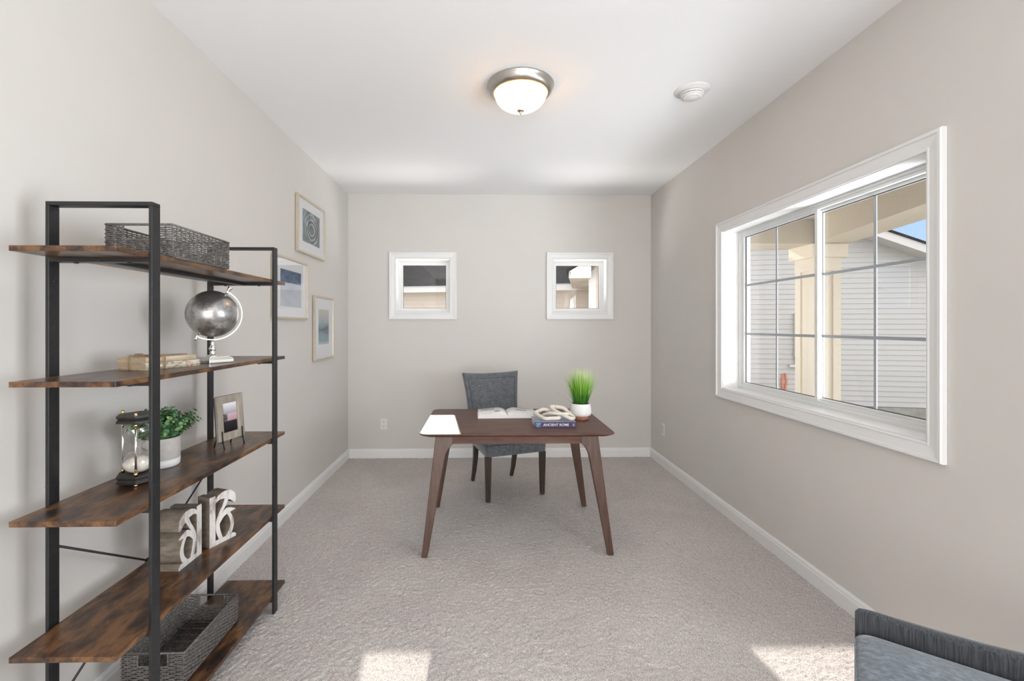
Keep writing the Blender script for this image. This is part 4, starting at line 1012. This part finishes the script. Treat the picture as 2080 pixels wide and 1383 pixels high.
# Ancient Rome book
ar = thing('closed_book', (.590, 2.885, DZ), 'navy and purple hardback history book lying on the desk under a wooden chain', 'book', R(90))
W_, L_, H_ = .185, .268, .036
M_navy = noise_mat('navy_purple_jacket', [(.35, (.030, .028, .080)), (.65, (.075, .035, .11))], 6, rough=.3, bstr=0)
M_jtop = noise_mat('blue_grey_jacket', [(.35, (.20, .24, .34)), (.65, (.30, .34, .44))], 12, rough=.3, bstr=0)
bm = bmk(); box(bm, -L_, 0, .0, W_, 0, .0022, 0); box(bm, -L_, 0, 0, W_, H_-.0022, H_, 1)
box(bm, -L_, 0, -.003, -.0002, 0, H_, 0)
cv = link('jacket', bm, [M_navy, M_jtop], ar, bevel=.0006)
bm = bmk(); box(bm, -L_+.004, -.004, 0, W_-.004, .0024, H_-.0024); link('pages', bm, M_paper, ar)
ar.rotation_euler = (0, 0, 0)
def add_text(body, size, loc, rot, m, parent, name='lettering', ext=.0003, sx=1, bold=0):
    cu_ = bpy.data.curves.new(name, 'FONT'); cu_.body = body; cu_.size = size; cu_.extrude = ext; cu_.align_x = 'CENTER'; cu_.align_y = 'CENTER'; cu_.offset = bold
    o = bpy.data.objects.new('tmp', cu_); C.objects.link(o); bpy.context.view_layer.update()
    me = bpy.data.meshes.new_from_object(o.evaluated_get(bpy.context.evaluated_depsgraph_get())); bpy.data.objects.remove(o)
    k = bpy.data.objects.new(name, me); C.objects.link(k); me.materials.append(m); k.parent = parent; k.location = loc; k.rotation_euler = rot; k.scale = (sx, 1, 1); return k
M_silverink = mat('pale_lettering', (.72, .70, .76), .4)
add_text('ANCIENT ROME', .0225, (-L_*.48, -.0036, H_*.5), (R(90), 0, 0), M_silverink, cv, sx=1.0, bold=.0002)
bm = bmk(); box(bm, -L_+.010, -L_+.040, -.0036, -.0029, .005, H_-.005); link('spine_picture', bm, noise_mat('blue_statue_picture', [(.4, (.03, .10, .22)), (.6, (.22, .40, .48))], 60, rough=.4, bstr=0), cv)
bm = bmk()
for k in range(3): box(bm, -.024, -.011, -.0036, -.0029, .011+k*.006, .0125+k*.006)
link('spine_mark', bm, M_silverink, cv)
# wooden chain links
M_link = noise_mat('bleached_wood', [(.3, (.62, .56, .47)), (.7, (.76, .72, .66))], 12, (1, 6, 6), rough=.6, bstr=.1, bdist=.0005)
M_joint = mat('dark_joint', (.06, .05, .045), .7)
wc = thing('wooden_chain', (.45, 2.98, DZ+H_), 'pale bleached wood chain links draped over the navy hardback', 'decor')
def chain_link(corners, r=.0125):
    P_ = [Vector(c) for c in corners]; n = len(P_); pts = []
    for i in range(n):
        a, b, c = P_[i-1], P_[i], P_[(i+1) % n]; d1, d2 = (a-b), (c-b); k1 = min(.018/d1.length, .4); k2 = min(.018/d2.length, .4)
        for q in range(5):
            t = q/4; pts.append(b+d1*k1*(1-t)**2+d2*k2*t*t)
    bm = bmk(); tube(bm, pts, r, 14, closed=True); lk = link('chain_link', bm, M_link, wc, norm=False)
    bm = bmk()
    for i in (0, 2):
        a, b = P_[i], P_[(i+1) % n]; m_ = a.lerp(b, .42); d = (b-a).normalized(); tube(bm, [m_-d*.0008, m_+d*.0008], r*1.03, 14)
    link('joint_line', bm, M_joint, lk)
chain_link([(-.115, .03, .035), (-.045, .075, .052), (.035, .045, .030), (.045, -.035, .0135), (-.055, -.060, .0135)])
chain_link([(-.005, .050, .075), (.080, .030, .068), (.138, -.045, .0145), (.112, -.070, .0140), (.02, .0, .052)])
chain_link([(-.060, .050, .0140), (.020, .040, .0135), (.125, .00, .040), (.080, -.045, .0400), (-.010, -.010, .0420)], .0115)
# grass in a two tone pot
gp = thing('potted_grass', (.672, 3.145, DZ), 'bright green grass plant in a white and terracotta pot on the desk', 'plant')
bm = bmk(); lathe(bm, [(0, 0), (.048, 0), (.053, .003), (.057, .0255), (0, .0255)], 44); link('pot_base', bm, noise_mat('terracotta', [(.3, (.30, .10, .06)), (.7, (.38, .15, .10))], 30, rough=.75, bstr=.15, bdist=.0005), gp)
bm = bmk(); lathe(bm, [(.0570, .0258), (.0715, .034), (.0745, .050), (.0720, .080), (.0660, .108), (.0635, .112), (.0605, .110), (.061, .09)], 56, cap=False)
pw = link('pot', bm, noise_mat('white_carved_ceramic', [(.3, (.76, .75, .73)), (.7, (.82, .81, .79))], 30, rough=.6, bstr=.4, bdist=.002), gp)
bm = bmk()
for k in range(14):
    a0 = 2*PI*k/14
    for s in (-1, 0, 1):
        P_ = [( (.0742-.0035*q/4)*math.cos(a0+s*.05*q/2), (.0742-.0035*q/4)*math.sin(a0+s*.05*q/2), .042+.011*q*(1-.15*abs(s))) for q in range(5)]
        tube(bm, P_, .0007, 4)
link('leaf_relief', bm, M_white, pw)
bm = bmk(); lathe(bm, [(0, .100), (.0603, .100), (.0603, .0905), (0, .0905)], 30); link('soil', bm, mat('dark_moss', (.03, .04, .02), .95), gp)
M_grass = mat('artificial_grass_blade', (.1, .3, .03), .5, spec=.3)
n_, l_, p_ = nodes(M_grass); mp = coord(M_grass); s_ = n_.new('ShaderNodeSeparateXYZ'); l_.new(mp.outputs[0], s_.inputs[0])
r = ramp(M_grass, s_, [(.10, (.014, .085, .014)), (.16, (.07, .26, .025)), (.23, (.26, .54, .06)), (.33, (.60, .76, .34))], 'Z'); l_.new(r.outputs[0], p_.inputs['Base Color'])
p_.inputs['Subsurface Weight'].default_value = 0
bm = bmk(); rnd = random.Random(4)
def blade(bm, base, a, lean, ln, w0, droop):
    n = 9; p = Vector(base); el = PI/2-lean; pts = []
    for k in range(n+1):
        pts.append(p.copy()); d = Vector((math.cos(a)*math.cos(el), math.sin(a)*math.cos(el), math.sin(el))); p = p+d*ln/n; el -= droop/n
    sd = Vector((-math.sin(a), math.cos(a), 0)); ax_ = rnd.uniform(-.8, .8); sd = (sd+Vector((math.cos(a), math.sin(a), 0))*ax_).normalized(); V = []
    for k, q in enumerate(pts):
        ww = w0*(1-(k/n)**1.6)*(.75 if k == 0 else 1)+.00025; V.append((bm.verts.new(q-sd*ww), bm.verts.new(q+sd*ww)))
    for k in range(n): bm.faces.new((V[k][0], V[k][1], V[k+1][1], V[k+1][0]))
for i in range(620):
    a = rnd.uniform(0, 2*PI); rr = .045*math.sqrt(rnd.random()); lean = rr/.045*rnd.uniform(.02, .40)
    blade(bm, (rr*math.cos(a), rr*math.sin(a), .099), a+rnd.uniform(-.4, .4), lean, rnd.uniform(.15, .265), rnd.uniform(.0011, .0020), rnd.uniform(-.1, .45))
for a, ln, le, dr in ((PI*.98, .22, .95, -.15), (PI*.9, .19, .55, .3), (.05, .21, .75, 1.2), (-.15, .20, .85, .9), (.2, .17, .6, .8), (-.05, .23, .95, 1.3), (PI*1.05, .20, .5, .2), (.3, .18, .45, .3), (-.6, .16, .6, .9), (PI*.6, .2, .5, .5)):
    blade(bm, (.04*math.cos(a), .04*math.sin(a), .099), a, le, ln, .0013, dr)
link('grass_blades', bm, M_grass, gp, norm=False)
